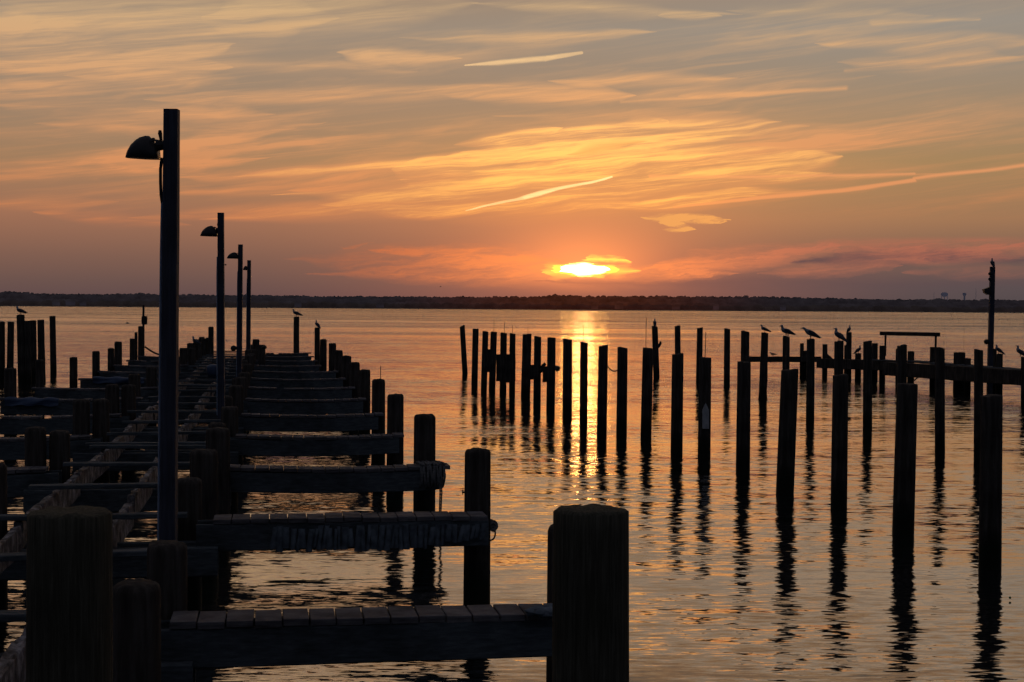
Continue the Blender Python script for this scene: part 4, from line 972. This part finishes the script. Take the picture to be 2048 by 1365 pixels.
# ------------------------------------------------------------------ gulls
def gull_bm(pose):
    """standing gull, x forward, origin under its feet; length about .42 m. pose: neck lift 0 hunched..1 tall, lean forward"""
    lift, lean = pose; bm = bmesh.new(); bh = .075
    B = [(-.235, .075, .006, .010), (-.20, .080, .010, .022), (-.15, .090, .020, .034), (-.10, .105, .036, .048), (-.04, .122, .052, .060), (.02, .134, .060, .064), (.07, .142, .056, .058)]
    neck = {0: [(.100, .164, .046, .042), (.113, .190, .032, .032), (.117, .214, .026, .026), (.130, .232, .033, .030), (.152, .233, .026, .024), (.170, .226, .012, .012)],
            1: [(.098, .170, .040, .038), (.110, .200, .028, .028), (.116, .226, .026, .026), (.128, .246, .030, .028), (.148, .246, .023, .022), (.164, .240, .012, .012)],
            2: [(.108, .156, .042, .038), (.138, .174, .030, .028), (.164, .188, .026, .025), (.188, .194, .029, .026), (.207, .188, .022, .020), (.222, .181, .011, .011)]}[2 if lift > 1.5 else 1 if lift > .5 else 0]
    sec = B + neck; rings = []
    ca, sa = math.cos(lean), math.sin(lean)
    def tr(x, z):
        dx, dz = x, z - .13; return (dx * ca + dz * sa, .13 - dx * sa + dz * ca)
    for i, (x, z, rz, ry) in enumerate(sec):
        x0, z0 = sec[max(i - 1, 0)][:2]; x1, z1 = sec[min(i + 1, len(sec) - 1)][:2]; tx, tz = x1 - x0, z1 - z0; l = math.hypot(tx, tz); tx /= l; tz /= l
        r = []
        for k in range(14):
            th = 2 * math.pi * k / 14; u = math.sin(th) * rz; px_ = x - tz * u; pz = z + tx * u; q = tr(px_, pz); r.append(bm.verts.new((q[0], math.cos(th) * ry, q[1])))
        rings.append(r)
    for i in range(len(rings) - 1):
        for k in range(14):
            f = bm.faces.new((rings[i][k], rings[i + 1][k], rings[i + 1][(k + 1) % 14], rings[i][(k + 1) % 14])); f.material_index = 1 if (i < 6 and 1 <= k <= 5) or i < 2 else 0
    bm.faces.new(rings[0]); bm.faces.new(rings[-1][::-1])
    hx, hz = sec[-2][0], sec[-2][1]
    q0 = tr(hx + .005, hz - .004); q1 = tr(hx + .04, hz - .012); q2 = tr(hx + .058, hz - .022)
    tube(bm, [(q0[0], 0, q0[1]), (q1[0], 0, q1[1]), (q2[0], 0, q2[1])], [.011, .007, .002], 8, 2)
    # folded wings and crossed tips over the tail
    for sgn in (-1, 1):
        W = [(.085, .142, .012), (.03, .136, .040), (-.05, .120, .046), (-.12, .103, .032), (-.19, .092, .016), (-.262, .078, .003)]; last = None
        for (x, z, hh) in W:
            y = sgn * (.058 * (1 - max(0, -x) * 2.9) + .006) if x > -.2 else sgn * .010
            r = []
            for k in range(8):
                th = 2 * math.pi * k / 8; q = tr(x, z + .012 + math.sin(th) * hh); r.append(bm.verts.new((q[0], y + math.cos(th) * .012 * sgn, q[1])))
            if last:
                for k in range(8): bm.faces.new((last[k], r[k], r[(k + 1) % 8], last[(k + 1) % 8])).material_index = 1
            else: bm.faces.new(r).material_index = 1
            last = r
        bm.faces.new(last[::-1]).material_index = 1
        # leg with webbed foot
        y = sgn * .022
        tube(bm, [(.0, y, .09), (.004, y, .055), (0, y, .012)], [.012, .006, .005], 7, 2)
        v = [bm.verts.new(p) for p in ((-.008, y, .008), (.045, y - .02, .001), (.05, y, .003), (.045, y + .02, .001), (0, y, .016))]
        for f in ((0, 1, 4), (1, 2, 4), (2, 3, 4), (3, 0, 4), (0, 3, 2, 1)): bm.faces.new([v[q] for q in f]).material_index = 2
    bmesh.ops.recalc_face_normals(bm, faces=bm.faces)
    return bm
def gull(top, yaw, pose, label, scale=1.0, group='gulls resting on the pilings'):
    o = obj('gull', gull_bm(pose), [M_gull, M_back, M_leg], None, True); o.location = Vector(top); o.rotation_euler = (0, 0, math.radians(yaw)); o.scale = (scale * .84,) * 3
    return tag(o, label, 'gull', group)
def T(rec, dx=0): t = rec[1].copy(); t.x += dx; return t
gull(T(Bout[5]), 172, (0, -.22), 'gull facing left, leftmost of three in line on the back pilings', .88)
gull(T(Bout[6]), 195, (0, -.16), 'plump hunched gull facing left, middle of the three in line', 1.12)
gull(T(Bout[7]), 186, (2, -.26), 'gull leaning forward with stretched neck, rightmost of the three in line', 1.12)
gull(T(Bout[8]), 140, (0, -.42), 'plump upright gull turned half away, on the thick back piling', 1.0)
gull(T(Cout[1698]), -75, (1, -.5), 'small upright gull seen end-on atop the tall far jetty piling', .9)
gull(T(Cout[1716.5]), 20, (0, -.45), 'small dark gull facing right with tail low, on a short jetty piling', 1.02)
gull(T(Bout[0]), 90, (1, -.8), 'lone dark gull seen from behind on the leftmost back piling', .92)
gull(T(Cout[1999], -.02), 150, (0, -.45), 'plump gull on the piling beside the right lamp pole', 1.0)
gull(T(Bout[13], -.1), 150, (0, -.45), 'gull cut by the right edge of the picture', 1.1)
gull(at_Y(1985, 533.5, 46), 90, (1, -.5), 'gull perched on the very top of the right lamp pole', .92)
gull(T(Dout[2]), 165, (0, -.12), 'pale hunched gull on the tallest far left piling', 1.12)
gull(T(gp1), 168, (0, -.15), 'hunched gull facing left on the tall piling beyond the pier end', 1.15)
gull(T(gp2), 140, (1, -.5), 'small upright gull with raised head on the piling at the pier end', .95)
gull(at_Y(391, 690, 40.5), 150, (1, -.2), 'small pale gull sitting among the far left walkway pilings', .9)
gull(at_Y(1546, 713, 54.1), 180, (0, .1), 'low resting bird on the thin far jetty beam between two back pilings', .7)
# birds in flight, tiny
def flyer(px, py, Y, sp, label):
    p = at_Y(px, py, Y); bm = bmesh.new()
    tube(bm, [(-.16, 0, 0), (-.08, 0, .01), (.04, 0, .015), (.13, 0, .02), (.18, 0, .01)], [.012, .04, .05, .03, .005], 8)
    for sgn in (-1, 1):
        pr = [(.06, .02, .03), (.05, .2, .09), (.0, .42, .06), (-.06, .55, .01)]; bk = [(-.07, .02, .02), (-.08, .2, .07), (-.09, .42, .05), (-.075, .555, .01)]
        a = [bm.verts.new((x, sgn * y, z)) for x, y, z in pr]; b = [bm.verts.new((x, sgn * y, z)) for x, y, z in bk]; c = [bm.verts.new((x, sgn * y, z - .012)) for x, y, z in bk]
        for i in range(3): bm.faces.new((a[i], a[i + 1], b[i + 1], b[i])); bm.faces.new((a[i], c[i], c[i + 1], a[i + 1])); bm.faces.new((b[i], b[i + 1], c[i + 1], c[i]))
    bmesh.ops.recalc_face_normals(bm, faces=bm.faces)
    o = obj('flying_bird', bm, M_back, None, True); o.location = p; o.rotation_euler = (0, 0, math.radians(200)); o.scale = (sp,) * 3; tag(o, label, 'bird', 'birds flying over the bay')
flyer(255, 647, 110, .8, 'tiny bird skimming the water left of the meter post')
flyer(1887, 670, 150, .7, 'tiny bird skimming the water right of the raised bar')
flyer(881, 574, 170, .6, 'tiny bird in the air low over the far wood, left of the sun')
# green float
c = at_z(2020, 1196, .02); bm = bmesh.new(); bmesh.ops.create_icosphere(bm, subdivisions=3, radius=.010); o = obj('float', bm, M_green, None, True); o.location = c; tag(o, 'tiny green float drifting near the right edge of the picture', 'float')

for o in PILES:
    if 'top' in o: del o['top']
# ------------------------------------------------------------------ render settings
scene.render.engine = 'CYCLES'
scene.view_settings.view_transform = 'Standard'; scene.view_settings.look = 'None'; scene.view_settings.exposure = 0; scene.view_settings.gamma = 1
scene.cycles.use_denoising = True
scene.cycles.use_adaptive_sampling = True; scene.cycles.adaptive_threshold = .025; scene.cycles.adaptive_min_samples = 10
scene.cycles.max_bounces = 5; scene.cycles.diffuse_bounces = 1; scene.cycles.glossy_bounces = 4; scene.cycles.caustics_reflective = False; scene.cycles.sample_clamp_indirect = 8
